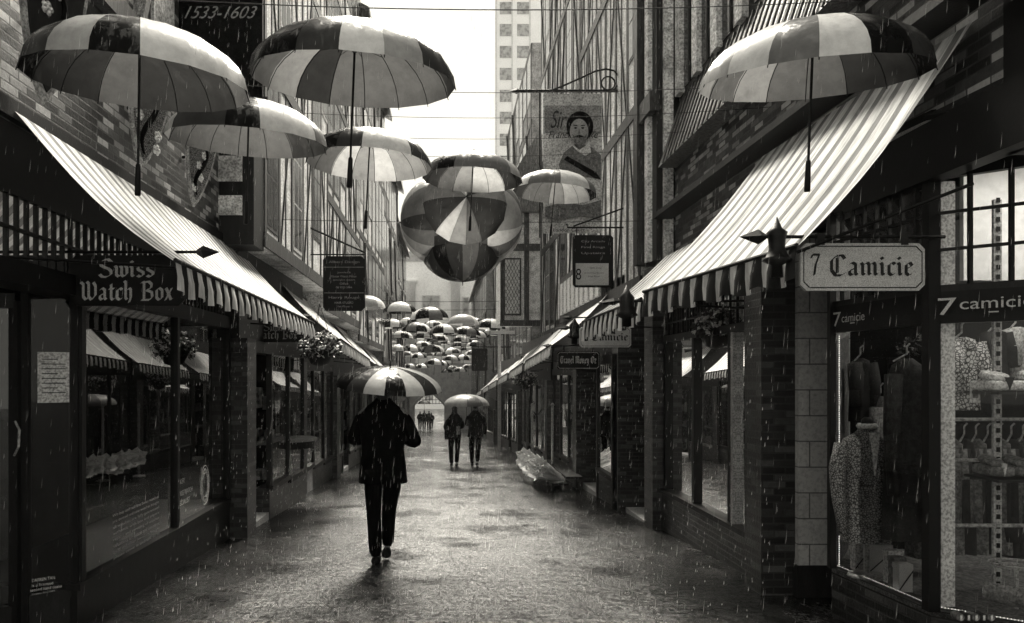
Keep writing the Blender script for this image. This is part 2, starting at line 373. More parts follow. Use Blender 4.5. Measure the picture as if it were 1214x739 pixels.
# ================================================================== THE SETTING
gm = MB()
ys = [-12, 0, 5, 10, 20, 30, 45, 60, 75, 100, 130]
for a, b in zip(ys, ys[1:]):
    i = len(gm.v); xs = [-38, -20, -6, -2, 2, 6, 20, 43]
    gm.v += [Vector((x, y, G(y))) for y in (a, b) for x in xs]
    for k in range(7): gm.f.append([i+k, i+k+1, i+9+k, i+8+k]); gm.mi.append(0)
struct(gm.build('ground', 'wet_paving'))

# ------------------------------------------------------------------ awnings
def awning(label, side, wa, wb, oa, ob, mats, drop=.2, nst=1, cat='awning', spears=True):
    """wa, wb: wall corners near/far; oa, ob: outer corners near/far"""
    wa, wb, oa, ob = map(Vector, (wa, wb, oa, ob))
    t = thing('awning', label, cat, (wa+oa)/2, 'striped awnings over the shopfronts')
    N, K = 28, 8; m = MB()
    for i in range(N+1):
        u = i/N; a = wa.lerp(wb, u); b = oa.lerp(ob, u)
        for k in range(K+1):
            s = k/K; p_ = a.lerp(b, s); p_.z -= .07*math.sin(math.pi*s)+.02*math.sin(math.pi*u)*s+.016*math.sin(u*9+s*2)*math.sin(math.pi*s); m.v.append(p_)
    for i in range(N):
        for k in range(K): j = i*(K+1)+k; m.f.append([j, j+1, j+K+2, j+K+1]); m.mi.append(0)
    m.build('canopy', mats[0], t, True)
    v = MB(); L = (ob-oa).length; M_ = max(12, int(L/.025))
    for i in range(M_+1):
        u = i/M_; p_ = oa.lerp(ob, u); wob = .018*math.sin(u*L/.2*2*math.pi)
        sc = drop*(.82+.18*abs(math.sin(math.pi*u*L/.4)))
        v.v += [p_+Vector((0, 0, .0)), p_+Vector((-side*(.012+wob), 0, -sc*.5)), p_+Vector((-side*(.01+wob*1.6), 0, -sc))]
    for i in range(M_):
        for k in range(2): j = i*3+k; v.f.append([j, j+1, j+4, j+3]); v.mi.append(0)
    v.build('valance', mats[1], t, True)
    MB().tube([oa+Vector((0, 0, .012)), ob+Vector((0, 0, .012))], .014).build('front_bar', 'iron', t)
    for (a, b) in ((wa, oa), (wb, ob)):
        e = (b-a); mb_ = MB(); mb_.tube([a+Vector((0, 0, -.9)), b+Vector((0, 0, -.03))], .011, 6); mb_.build('arm', 'iron', t)
    return t
A1 = awning('long fine striped awning above the left shop window, nearest on the left side', -1,
       (-2.58, 4.5, 3.10), (-2.58, 9.6, 3.06), (-1.60, 4.5, 2.17), (-1.64, 9.5, 2.14), ('awning_fine', 'awning_valance'))
A2 = awning('biggest striped awning, sloping behind the hanging umbrella at upper right', 1,
       (2.92, 4.2, 3.46), (2.84, 6.8, 3.46), (2.06, 4.45, 2.25), (1.76, 6.75, 2.23), ('awning_top', 'awning_valance'), .22)
A3 = awning('second striped awning on the right, above the farther 7 Camicie sign', 1,
       (2.84, 7.05, 3.02), (2.78, 9.6, 3.0), (1.82, 7.05, 2.2), (1.70, 9.4, 2.15), ('awning_top', 'awning_valance'), .24)
far_aw = [(12.6, 16.6, 1), (17.2, 20.6, 1), (21.4, 25, 1), (26, 30, 1), (31, 35, 1), (37, 42, 1), (11.6, 16.0, -1), (17.5, 21.5, -1), (23.5, 28, -1), (31, 36, -1)]
rl = ['third awning on the right, pale, over the money changer', 'fourth awning on the right, small and pale', 'fifth awning on the right, beyond the wrapped flowers',
      'sixth awning on the right, tiny', 'seventh awning on the right, tiny and distant', 'farthest tiny awning on the right side',
      'pale awning behind the flower basket on the left', 'third awning on the left, beside the walking man', 'fourth awning on the left, mostly hidden', 'farthest small awning on the left side']
for (a, b, s), lb in zip(far_aw, rl):
    ga, gb = G(a), G(b); wx = 2.8*s if s > 0 else -2.6; ox = 1.75*s if s > 0 else -1.6
    awning(lb, s, (wx, a, 3.6+ga), (wx, b, 3.6+gb), (ox, a, 2.62+ga), (ox, b, 2.62+gb), ('awning_plain' if s > 0 else 'awning_fine', 'awning_valance'), .2)

# ------------------------------------------------------------------ facades
def timber(name, label, side, X, Y0, Y1, z0, z1, bay=1.0, floor=2.5, plaster='plaster', tim='timber', win=.55, braces=True, roof=None, seed=1, deep=6, cornice=True, cat='building', wood=.12):
    rnd = random.Random(seed); s = side
    t = thing(name, label, cat, (X+s*1, (Y0+Y1)/2, z0))
    MB().box(X, X+s*deep, Y0, Y1, z0, z1).build('wall', plaster, t)
    nb = max(1, round((Y1-Y0)/bay)); bw_ = (Y1-Y0)/nb; nf = max(1, round((z1-z0)/floor)); fh = (z1-z0)/nf
    for i in range(nb+1):
        y = Y0+i*bw_; y = min(max(y, Y0+wood*.6), Y1-wood*.6)
        MB().box(X-s*.014, X+s*.02, y-wood/2, y+wood/2, z0+.002, z1-.002).build('timber_post', tim, t)
    for j in range(nf+1):
        z = z0+j*fh; z = min(max(z, z0+.1), z1-.1)
        MB().box(X-s*.022, X+s*.02, Y0-.004, Y1+.004, z-.09, z+.09).build('timber_rail', tim, t)
    nbr = 0
    for j in range(nf):
        for i in range(nb):
            ya, yb = Y0+i*bw_+wood/2, Y0+(i+1)*bw_-wood/2; za, zb = z0+j*fh+.09, z0+(j+1)*fh-.09
            if rnd.random() < win:
                wz0 = za+(zb-za)*rnd.choice((.08, .3)); wy0 = ya+.04; wy1 = yb-.04
                f = MB().box(X-s*.012, X+s*.01, wy0, wy1, wz0, zb-.02).build('window', tim if rnd.random() < .6 else 'white_paint', t)
                n = 2 if wy1-wy0 > .5 else 1; g = MB(); step = (wy1-wy0-.05)/n
                for k in range(n):
                    a = wy0+.05+k*step; m_ = 3
                    for q in range(m_):
                        hz = (zb-.02-wz0-.05)/m_
                        g.add([(X-s*.015, a, wz0+.05+q*hz), (X-s*.015, a+step-.05, wz0+.05+q*hz), (X-s*.015, a+step-.05, wz0+.02+(q+1)*hz), (X-s*.015, a, wz0+.02+(q+1)*hz)], [(0, 1, 2, 3)])
                g.build('pane', 'upper_pane', f)
            elif braces and nbr < 40:
                nbr += 1
                if rnd.random() < .5: ya, yb = yb, ya
                MB().bar((X+s*.012, ya, za), (X+s*.012, yb, zb), .036, wood*.6, up=(1, 0, 0)).build('timber_brace', tim, t)
                ym = (ya+yb)/2
                MB().box(X-s*.010, X+s*.01, ym-wood*.25, ym+wood*.25, za, zb).build('timber_stud', tim, t)
    if roof:
        h = roof; m = MB()
        m.prism([(X-s*.3, Y0-.1, z1-.15), (X+s*deep*.5, Y0-.1, z1+h), (X+s*deep, Y0-.1, z1-.15), (X+s*deep, Y0-.1, z1-.002+.05), (X+s*deep*.5, Y0-.1, z1+h+.15), (X-s*.3, Y0-.1, z1)], (0, Y1-Y0+.2, 0))
        m.build('roof', 'slate', t)
    return t

# left side: brick storey over the near shop, half-timbered jetty beyond, more buildings to the end of the lane
lb = thing('brick_building', 'brick shop building with painted shields and dark window on the near left', 'building', (-3.5, 6, G(6)))
MB().box(-2.6, -7, 2.0, 8.7, 3.0, 12).build('upper_wall', 'brick_mixed', lb)
MB().box(-2.55, -2.61, 2.0, 8.7, 3.02, 3.13).build('string_course', 'dark_wood', lb)
MB().box(-2.50, -2.61, 2.0, 8.7, 4.25, 4.42).build('cornice_beam', 'timber', lb)
for y in (4.7, 5.25, 6.3, 7.4):
    MB().bar((-2.56, y, 4.42), (-2.56, y+.5, 5.6), .07, .12, up=(1, 0, 0)).build('timber_brace', 'timber_pale', lb)
for i, (y0, y1) in enumerate(((5.5, 5.95), (6.7, 7.2))):
    MB().box(-2.57, -2.61, y0, y1, 4.44, 5.5).build('plaster_panel', 'plaster', lb)
# stone quoins seen end-on, on the wall that faces down to us
rw = MB().box(-2.6, -2.2, 8.72, 9.2, 3.0, 12).build('return_wall', 'dark_wood', lb)
for (a, b, c, d) in ((258, 185, 287, 215), (258, 232, 287, 255), (258, 140, 287, 165), (262, 30, 290, 60)):
    x0, z1 = XZ(a, b, 8.7); x1, z0 = XZ(c, d, 8.7); MB().box(x0, x1, 8.69, 8.74, z0, z1).build('quoin', 'plaster', lb)
# near-left shopfront parts (same building)
XL = -2.6
MB().box(XL+.03, XL-.25, 5.3, 9.05, G(9)-.1, .0).build('stall_riser', 'dark_wood', lb)
MB().box(XL+.06, XL-.1, 5.28, 9.0, .0, .045).build('sill', 'dark_wood', lb)
MB().box(XL+.05, XL-.2, 4.0, 9.05, 2.05, 2.19).build('fascia', 'black_paint', lb)
MB().box(XL+.02, XL-.5, 4.0, 9.05, 2.58, 3.0).build('upper_fascia', 'black_paint', lb)
for y in (5.37, 7.28, 9.0):
    MB().box(XL+.045, XL-.05, y-.03, y+.03, .045, 2.05).build('mullion', 'dark_wood', lb)
wn = MB(); wn.add([(XL+.01, 5.4, .045), (XL+.01, 8.97, .045), (XL+.01, 8.97, 2.05), (XL+.01, 5.4, 2.05)], [(0, 1, 2, 3)])
lpane = wn.build('shop_pane', 'shop_glass', lb)
tr = MB(); tr.add([(XL+.0, 4.0, 2.19), (XL, 8.97, 2.19), (XL, 8.97, 2.58), (XL, 4.0, 2.58)], [(0, 1, 2, 3)])
tp = tr.build('transom_pane', 'shop_glass', lb)
tm = MB()
y = 4.05
while y < 9: tm.box(XL+.015, XL-.01, y-.008, y+.008, 2.19, 2.58); y += .11
tm.box(XL+.02, XL-.012, 4, 9, 2.375, 2.392); tm.build('glazing_bars', 'iron', tp)
# angled side panel + door to its left
q0 = Vector((XL, 5.34, 0)); q1 = Vector((-2.85, 5.16, 0))
pn = MB(); pn.bar(q0+Vector((0, 0, -.28)), q0+Vector((0, 0, 2.1)), .05); pn.bar(q1+Vector((0, 0, -.3)), q1+Vector((0, 0, 2.1)), .05)
pn.bar(q0+Vector((0, 0, -.02)), q1+Vector((0, 0, -.03)), .05, .06); pn.build('side_frame', 'dark_wood', lb)
sp = MB(); sp.add([q0+Vector((0, 0, 0)), q1+Vector((0, 0, -.02)), q1+Vector((0, 0, 2.1)), q0+Vector((0, 0, 2.1))], [(0, 1, 2, 3)]); sidep = sp.build('side_pane', 'clear_glass', lb)
MB().bar(q0+Vector((0, 0, -.2)), q1+Vector((0, 0, -.2)), .04, .4).build('side_riser', 'dark_wood', lb)
dd = MB(); d0 = Vector((-2.9, 5.12, 0)); d1 = Vector((-3.5, 4.9, 0))
for q in (d0, Vector((-3.02, 5.07, 0)), d1): dd.bar(q+Vector((0, 0, -.3)), q+Vector((0, 0, 2.0)), .06)
dd.bar(d0+Vector((0, 0, 2.0)), d1+Vector((0, 0, 2.0)), .06, .1); dd.bar(d0+Vector((0, 0, -.2)), d1+Vector((0, 0, -.2)), .05, .3)
door = dd.build('door', 'dark_wood', lb)
dp = MB(); dp.add([d0+Vector((0, 0, -.1)), d1+Vector((0, 0, -.1)), d1+Vector((0, 0, 2)), d0+Vector((0, 0, 2))], [(0, 1, 2, 3)]); dp.build('door_pane', 'shop_glass', door)
MB().tube([P(18, 500, 5.0), P(23, 510, 4.95), P(22, 530, 4.95), P(17, 540, 5.0)], .008, 6).build('handle', 'steel', door)
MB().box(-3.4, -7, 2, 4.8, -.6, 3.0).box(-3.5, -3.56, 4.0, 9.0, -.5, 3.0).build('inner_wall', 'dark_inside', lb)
MB().box(-2.62, -3.5, 5.4, 9, .0, .03).build('display_shelf', 'dark_wood', lb)
# writing on the near-left glass
def on_left(px, py, X=XL+.016):
    Y = X*F/(px-VX); return Vector((X, Y, CZ-(py-VY)*Y/F))
def left_text(s, px, py, wd, h, nm='window_lettering', sh=0): font_text(nm, s, on_left(px, py, XL+.014), wd, 'white_paint', lpane, xd=(0, 1, 0), zd=(0, 0, 1), shear=sh, height=h, depth=-.001)
left_text('LUXURY', 215, 571, .22, .05); left_text('SWISS WATCH', 220, 583, .42, .05); left_text('SPECIALIST', 218, 595, .36, .05)
for i in range(9):
    ln = ''.join(random.choice('aeiou nrtsl mdc ') for _ in range(34)).strip()
    left_text(['We buy and sell fine Swiss watches', 'pre owned and new watches bought', 'all watches are fully guaranteed', 'authentic with box and papers', 'repairs and servicing of watches', 'valuations for estate and insurance', 'gold and silver jewellery bought', 'please come in and talk to us', 'open six days a week in the court'][i], 163+i*.2, 600+i*6.6, .95, .030)
# watch drawing on the glass
wm = MB(); cc = on_left(243, 575)
for r in (.16, .13, .1):
    pts = [Vector((XL+.016, cc.y+r*math.cos(a)*.9, cc.z+r*math.sin(a)*1.3)) for a in [k*math.pi/14 for k in range(29)]]
    wm.tube(pts, .004, 4, False)
for a in range(12): wm.bar((XL+.016, cc.y+.1*math.cos(a*.52), cc.z+.14*math.sin(a*.52)), (XL+.016, cc.y+.13*math.cos(a*.52), cc.z+.18*math.sin(a*.52)), .008)
wm.build('watch_drawing', 'white_paint', lpane)
def side_text(s, u, z, wd, h):
    dvec = (q0-q1).normalized(); c_ = q1.lerp(q0, u)+Vector((0, 0, z)); n_ = Vector((dvec.y, -dvec.x, 0))
    font_text('notice_text', s, c_+n_*.008, wd, 'white_paint', sidep, xd=dvec, zd=(0, 0, 1), height=h, depth=.001)
side_text('DARREN TAN', .34, .1, .14, .022); side_text('is a licensed', .32, .065, .13, .02); side_text('second hand dealer', .4, .035, .2, .02); side_text('Licence No 1987', .34, .005, .14, .016)
pc = q1.lerp(q0, .5); dv = (q0-q1).normalized(); n_ = Vector((dv.y, -dv.x, 0))
pp = MB(); zz0, zz1 = 1.31, 1.66
pp.prism([q1.lerp(q0, .22)+n_*.008+Vector((0, 0, zz0)), q1.lerp(q0, .86)+n_*.008+Vector((0, 0, zz0)), q1.lerp(q0, .86)+n_*.008+Vector((0, 0, zz1)), q1.lerp(q0, .22)+n_*.008+Vector((0, 0, zz1))], n_*.002)
ntc = pp.build('paper_notice', 'paper', lb)
nl = MB()
for k in range(8):
    a = q1.lerp(q0, .3)+n_*.0115+Vector((0, 0, zz1-.05-k*.033)); nl.bar(a, a+dv*(.15 if k % 3 else .1), .001, .006)
nl.build('printed_lines', 'dark_cloth', ntc)

# shields on the brick
def shield(label, y, zc, w_, h_, seed):
    rnd = random.Random(seed); t = thing('heraldic_shield', label, 'shield', (XL+.12, y, zc-h_/2), 'heraldic shields on the brick wall')
    n = 14; pts = []
    for k in range(-n, n+1):
        u = k/n; a = abs(u)
        yy = w_/2*math.copysign(min(1, a*2.2) if a < .45 else 1*math.cos((a-.45)/.55*math.pi/2)**.75, u); 
        zz = h_*.5 if a < .45 else h_*.5-h_*((a-.45)/.55)**.9
        pts.append((yy, zz))
    tilt = .12
    f = lambda p_, d: Vector((XL+.12+d+tilt*(p_[1]/h_+.5), y+p_[0], zc+p_[1]))
    MB().prism([f(p_, 0) for p_ in pts], (.025, 0, 0)).build('shield_board', 'shield_pale', t)
    MB().prism([f((p_[0]*.84, p_[1]*.84), .027) for p_ in pts], (.01, 0, 0)).build('painted_field', 'brocade' if seed > 1 else 'dark_wood', t)
    for k in range(6):
        a = (rnd.uniform(-.26, .26)*w_, (k/6-.35)*h_*.8); c_ = f(a, .045)
        mb = MB()
        for q in range(5): mb.lathe([(.001, -.012), (.022, 0), (.001, .012)], c_+Vector((0, .026*math.cos(q*1.257), .026*math.sin(q*1.257))), 8, 'x')
        mb.lathe([(.001, -.02), (.018, 0), (.001, .02)], c_, 8, 'x'); mb.build('rosette', 'white_paint', t, True)
    MB().tube([f((.13*w_*math.sin(q*.5), (.3-.055*q)*h_), .045) for q in range(13)], [.008+.016*math.sin(q*math.pi/12) for q in range(13)], 8).build('crest_relief', 'coat', t, True)
    MB().tube([(XL-.0, y, zc+.1), (XL+.2, y, zc+.1)], .015, 6).build('wall_bracket', 'iron', t)
    t.rotation_euler.z = R(-20); return t
shield('large painted shield with pale rosettes, nearest and partly out of frame at left', 4.66, 3.6, .5, .88, 1)
shield('painted shield above the left awning, between the nearest and the smallest shields', 6.16, 3.58, .48, .82, 2)
shield('smallest and farthest painted shield on the left brick wall', 7.45, 3.55, .46, .8, 3)

timber('half_timbered_building', 'half timbered building with plaster panels and dark beams, left beyond the brick wall', -1, -2.2, 9.2, 14.2, 3.05, 12.5, .78, 2.3, win=.4, seed=3, wood=.1)
timber('half_timbered_building', 'second half timbered building on the left, behind the black hanging sign', -1, -2.25, 14.25, 20.0, 2.7, 11.6, .95, 2.4, win=.45, seed=5, roof=2.0, wood=.13)
timber('tall_building', 'tall dark building with many windows on the left beside the sky', -1, -2.3, 20.1, 28.5, 2.4, 11.2, 1.2, 2.6, 'plaster', 'timber', .7, seed=8, roof=1.6, wood=.22)
timber('tall_building', 'narrow tall building farther down on the left', -1, -2.35, 28.6, 37.5, 2.0, 10.6, 1.4, 2.8, 'stone', 'timber', .7, seed=11, roof=2.0, wood=.24)
timber('tall_building', 'last tall building on the left before the end of the lane', -1, -2.7, 37.6, 52, 1.2, 9.6, 1.8, 2.8, 'plaster', 'timber', .6, seed=14, roof=2, wood=.3)
timber('low_building', 'pale building at the far left end beside the gateway', -1, -4.0, 52.2, 69.5, -3.6, 7.5, 2.2, 2.8, 'stone_pale', 'timber_pale', .6, seed=15, roof=2, wood=.3)

# right side
rb = thing('brick_building', 'brick shop building with a slate skirt roof on the near right', 'building', (4, 6, G(6)))
MB().box(2.95, 7, 1.5, 9.75, 3.0, 4.2).build('upper_wall', 'brick_mixed', rb)
MB().box(3.0, 7, 1.5, 9.75, 4.2, 12.2).build('tower_wall', 'dark_wood', rb)
MB().prism([(2.72, 1.5, 4.15), (3.02, 1.5, 5.05), (3.02, 1.5, 4.15)], (0, 8.2, 0)).build('skirt_roof', 'slate', rb)
m = MB()
yy = 1.6
while yy < 9.6: m.bar((2.70, yy, 4.14), (2.99, yy, 5.04), .02, .02); yy += .16
m.build('slate_rolls', 'timber', rb)
for k, y in enumerate((5.9, 6.75, 7.6, 8.3, 8.95, 9.6)):
    MB().box(2.93, 3.02, y-.09, y+.09, 5.05, 12).build('stone_mullion', 'plaster', rb)
    if k < 5:
        f = MB().box(2.99, 3.01, y+.1, y+.6, 5.1, 7.4).build('window', 'upper_pane', rb)
        MB().box(2.97, 2.995, y+.34, y+.36, 5.1, 7.4).box(2.972, 2.996, y+.1, y+.6, 6.2, 6.23).build('glazing_bars', 'timber', f)
MB().box(2.66, 2.9, 1.5, 9.75, 3.5, 3.56).build('awning_rail', 'iron', rb)
# fascia beams over the near-right shop (dark, with a sloping batten)
MB().prism([P(1097, 137, 4.5), P(1214, 80, 3.9), P(1300, 40, 3.6), P(1300, 100, 3.6), P(1214, 118, 3.9)], (.05, .1, 0)).build('folded_awning', 'dark_cloth', rb)
MB().box(2.86, 2.98, 1.5, 9.75, 2.66, 3.0).build('upper_fascia', 'black_paint', rb)
MB().box(2.94, 3.1, 1.5, 4.0, 2.66, 4.4).build('dark_panel', 'black_paint', rb)

cp = thing('corner_tower', 'tall narrow corner turret with plaster strip between dark posts, right of the portrait banner', 'building', (3, 10, 3))
MB().box(2.72, 5, 9.78, 10.5, 3.0, 13).build('wall', 'dark_wood', cp)
MB().box(2.66, 2.72, 9.98, 10.14, 3.0, 12.9).build('plaster_strip', 'plaster', cp)
MB().box(2.8, 2.92, 9.72, 9.79, 3.0, 12.9).build('plaster_strip', 'plaster', cp)
MB().box(2.6, 2.75, 10.3, 10.48, 3.0, 12.9).build('timber_post', 'timber', cp)
MB().box(2.62, 2.75, 9.74, 10.5, 4.9, 5.15).build('timber_rail', 'timber', cp)

timber('half_timbered_building', 'tall half timbered facade with pale plaster strips behind the portrait banner', 1, 2.72, 10.55, 15.2, 2.7, 13, .72, 2.9, win=.3, seed=23, wood=.1)
timber('half_timbered_building', 'weathered timber facade left of the portrait banner', 1, 2.72, 15.25, 21.5, 2.5, 12.2, .95, 2.4, 'plaster', 'timber', .35, seed=27, wood=.15)
timber('tall_building', 'dark slate hung building against the sky, beside the distant tower block', 1, 2.75, 24.2, 33.5, 2.0, 12.1, 1.3, 2.7, 'plaster_dull', 'timber', .6, seed=31, wood=.3)
timber('tall_building', 'farther building with timber framing on the right, behind the umbrella ball', 1, 2.8, 33.6, 44, 1.6, 10.6, 1.5, 2.6, 'plaster', 'timber', .5, seed=35, roof=2, wood=.26)
timber('tall_building', 'last building on the right before the end of the lane', 1, 2.4, 44.1, 69.6, -3.6, 8.2, 2.2, 2.7, 'stone', 'timber', .6, seed=38, roof=2, wood=.34)
# projecting bay facing us with a leaded window
pb = thing('projecting_bay', 'pale projecting bay with a diamond leaded window, right of the umbrella ball', 'bay window', (2.2, 22, 3))
x0, z0 = XZ(594, 382, 22); x1, z1 = XZ(658, 300, 22)
MB().box(x0, 2.74, 22, 24.15, z0, 6.2).build('wall', 'plaster', pb)
MB().box(x0-.02, x0+.1, 21.95, 22.02, z0, 6.2).build('timber_post', 'timber', pb)
MB().box(2.28, 2.42, 21.95, 22.02, z0, 6.2).build('timber_post', 'timber', pb)
MB().box(x0-.03, 2.74, 21.93, 22.01, 5.1, 5.3).build('timber_rail', 'timber', pb)
MB().box(x0-.03, 2.74, 21.9, 22.01, z0-.12, z0+.05).build('timber_rail', 'timber', pb)
a0, b1 = XZ(599, 308, 21.95); a1, b0 = XZ(616, 372, 21.95)
wf = MB().box(a0-.05, a1+.05, 21.955, 21.99, b0-.05, b1+.05).build('window', 'timber', pb)
MB().box(a0, a1, 21.945, 21.95, b0, b1).build('pane', 'white_paint', wf)
lm = MB(); ww, hh = a1-a0, b1-b0
for k in range(-7, 3):
    for sgn in (1, -1):
        p0 = Vector((a0, 21.94, b0+ (k+4)*hh/8)); q_ = Vector((a1, 21.94, b0+(k+4)*hh/8+ww*2.1))
        if sgn < 0: p0.z, q_.z = q_.z, p0.z
        lo, hi = b0, b1
        def clipz(p0, q_):
            pts = [p0.copy(), q_.copy()]
            for i in (0, 1):
                o_ = pts[1-i]
                for lim in (lo, hi):
                    if (lim == lo and pts[i].z < lo) or (lim == hi and pts[i].z > hi):
                        if abs(pts[i].z-o_.z) < 1e-6: return None
                        u = (lim-o_.z)/(pts[i].z-o_.z)
                        if u < 0: return None
                        pts[i] = o_.lerp(pts[i], u)
            return pts
        if max(p0.z, q_.z) < lo or min(p0.z, q_.z) > hi: continue
        pr = clipz(p0, q_)
        if pr and (pr[0]-pr[1]).length > .03: lm.bar(pr[0], pr[1], .012)
lm.build('leading', 'iron', wf)
MB().prism([(x0-.3, 21.8, 6.2), (2.74, 21.8, 6.2), (2.74, 21.8, 8.6)], (0, 2.4, 0)).build('roof', 'slate', pb)
# mullioned strip window under the jetty right (y 310-350)
for k in range(9):
    y = 12.9+k*.5
    fo = [o for o in C.objects if o.name.startswith('half_timbered_building') and 'portrait banner' in o['label'] and 'behind' in o['label']] if 'half_timbered_building' else []
    MB().box(2.6, 2.66, y, y+.3, 2.85, 3.55).build('strip_window', 'white_paint', fo[0])
MB().box(2.64, 2.73, 12.8, 17.4, 2.7, 3.7).build('timber_panel', 'timber', fo[0])

# end of the lane: gateway with arch, pale building above, distant tower
gw = thing('gateway_building', 'pale building with a pointed arch gateway closing the end of the lane', 'building', (-1, 70, G(70)))
def arch_wall(mb, cx, w_, spring, apex, x0, x1, zb, zt, y, d):
    """wall with a pointed arch opening, as a strip of quads"""
    n = 10; half = [(cx-w_/2, zb), (cx-w_/2, spring)]
    for k in range(1, n+1):
        u = k/n; half.append((cx-w_/2+w_/2*math.sin(u*math.pi/2)**1.15*1.0, spring+(apex-spring)*(1-(1-u)**1.7)))
    left = half; right = [(2*cx-x, z) for x, z in half]
    for pts, xe in ((left, x0), (right, x1)):
        for (a, b) in zip(pts, pts[1:]):
            q = [(xe, y, a[1]), (a[0], y, a[1]), (b[0], y, b[1]), (xe, y, b[1])]
            mb.prism(q, (0, d, 0))
    mb.box(x0, x1, y, y+d, apex+.001, zt)
gy = 70; cx, _ = XZ(509, 445, gy); _, ap = XZ(0, 464, gy); _, spz = XZ(0, 482, gy)
m = MB(); arch_wall(m, cx, 2.75, spz, ap, -6, 4.5, G(70)-.1, 2.6, gy, 1.2); m.build('gate_wall', 'stone_pale', gw)
am = MB(); n = 14
pts = []
for k in range(-n, n+1):
    u = 1-abs(k)/n; pts.append(Vector((cx+math.copysign(1, k)*(1.5-1.5*math.sin(u*math.pi/2)**1.15), gy-.06, spz+.08+(ap-spz+.1)*(1-(1-u)**1.7))))
am.tube(pts, .13, 6, True); am.build('arch_moulding', 'stone_pale', gw)
pc_ = MB()
for k in range(9):
    x = cx-1.2+k*.3; pc_.bar((x, gy+.3, spz+.2), (x, gy+.3, ap-abs(k-4)*.16), .05)
for z in (spz+.25, spz+.6): pc_.bar((cx-1.3, gy+.3, z), (cx+1.3, gy+.3, z), .05)
pc_.build('portcullis', 'iron', gw)
MB().box(-9, 8, 71.4, 80, 2.6, 12.2).build('upper_wall', 'pale_render', gw)
MB().prism([(-9, 71.3, 12.2), (8, 71.3, 12.2), (-.5, 71.3, 13.6)], (0, 6, 0)).build('roof', 'stone_pale', gw)
for (a, b, c, d) in ((500, 350, 522, 366), (548, 352, 556, 372), (500, 384, 520, 392), (470, 395, 485, 408), (545, 395, 556, 410)):
    x0, z1 = XZ(a, b, 71.3); x1, z0 = XZ(c, d, 71.3); f = MB().box(x0, x1, 71.3, 71.45, z0, z1).build('window', 'white_paint', gw)
    MB().box(x0+.1, x1-.1, 71.25, 71.31, z0+.1, z1-.1).build('pane', 'tower_pane', f)
for px in (487, 540):
    x, z = XZ(px, 300, 71); MB().lathe([(.42, 0), (.42, 7.4), (.6, 7.5), (.6, 7.8)], (x, 71.2, 2.7), 12).build('column', 'pale_render', gw, True)
fb = thing('office_building', 'white building seen through the gateway', 'building', (-1, 118, G(118)))
MB().box(-20, 18, 118, 124, -3.8, 9).build('wall', 'pale_render', fb)
for k in range(6): MB().box(-8+k*2.4, -6.8+k*2.4, 117.9, 118.02, -2.4, -.6).build('window', 'tower_pane', fb)
TY = 100
tw = thing('tower_block', 'tall white tower block with grey square windows in the sky', 'building', (12, TY, -4))
tx = XZ(587, 0, TY)[0]; MB().box(tx, tx+16, TY, TY+14, -4, 56).build('wall', 'pale_render', tw)
for j in range(20):
    zt = XZ(0, 168, TY)[1]+j*(26*TY/900) - 15
    if zt < 0 or zt > 53: continue
    for i in range(2):
        x = XZ(592.5+i*20.5, 0, TY)[0]; MB().box(x, x+1.57, TY-.06, TY+.02, zt, zt+1.57).build('window', 'tower_pane', tw)
for x in (.05, 2.15, 4.5): MB().box(tx+x, tx+x+.16, TY-.1, TY+.02, -3, 55.9).build('rib', 'white_paint', tw)

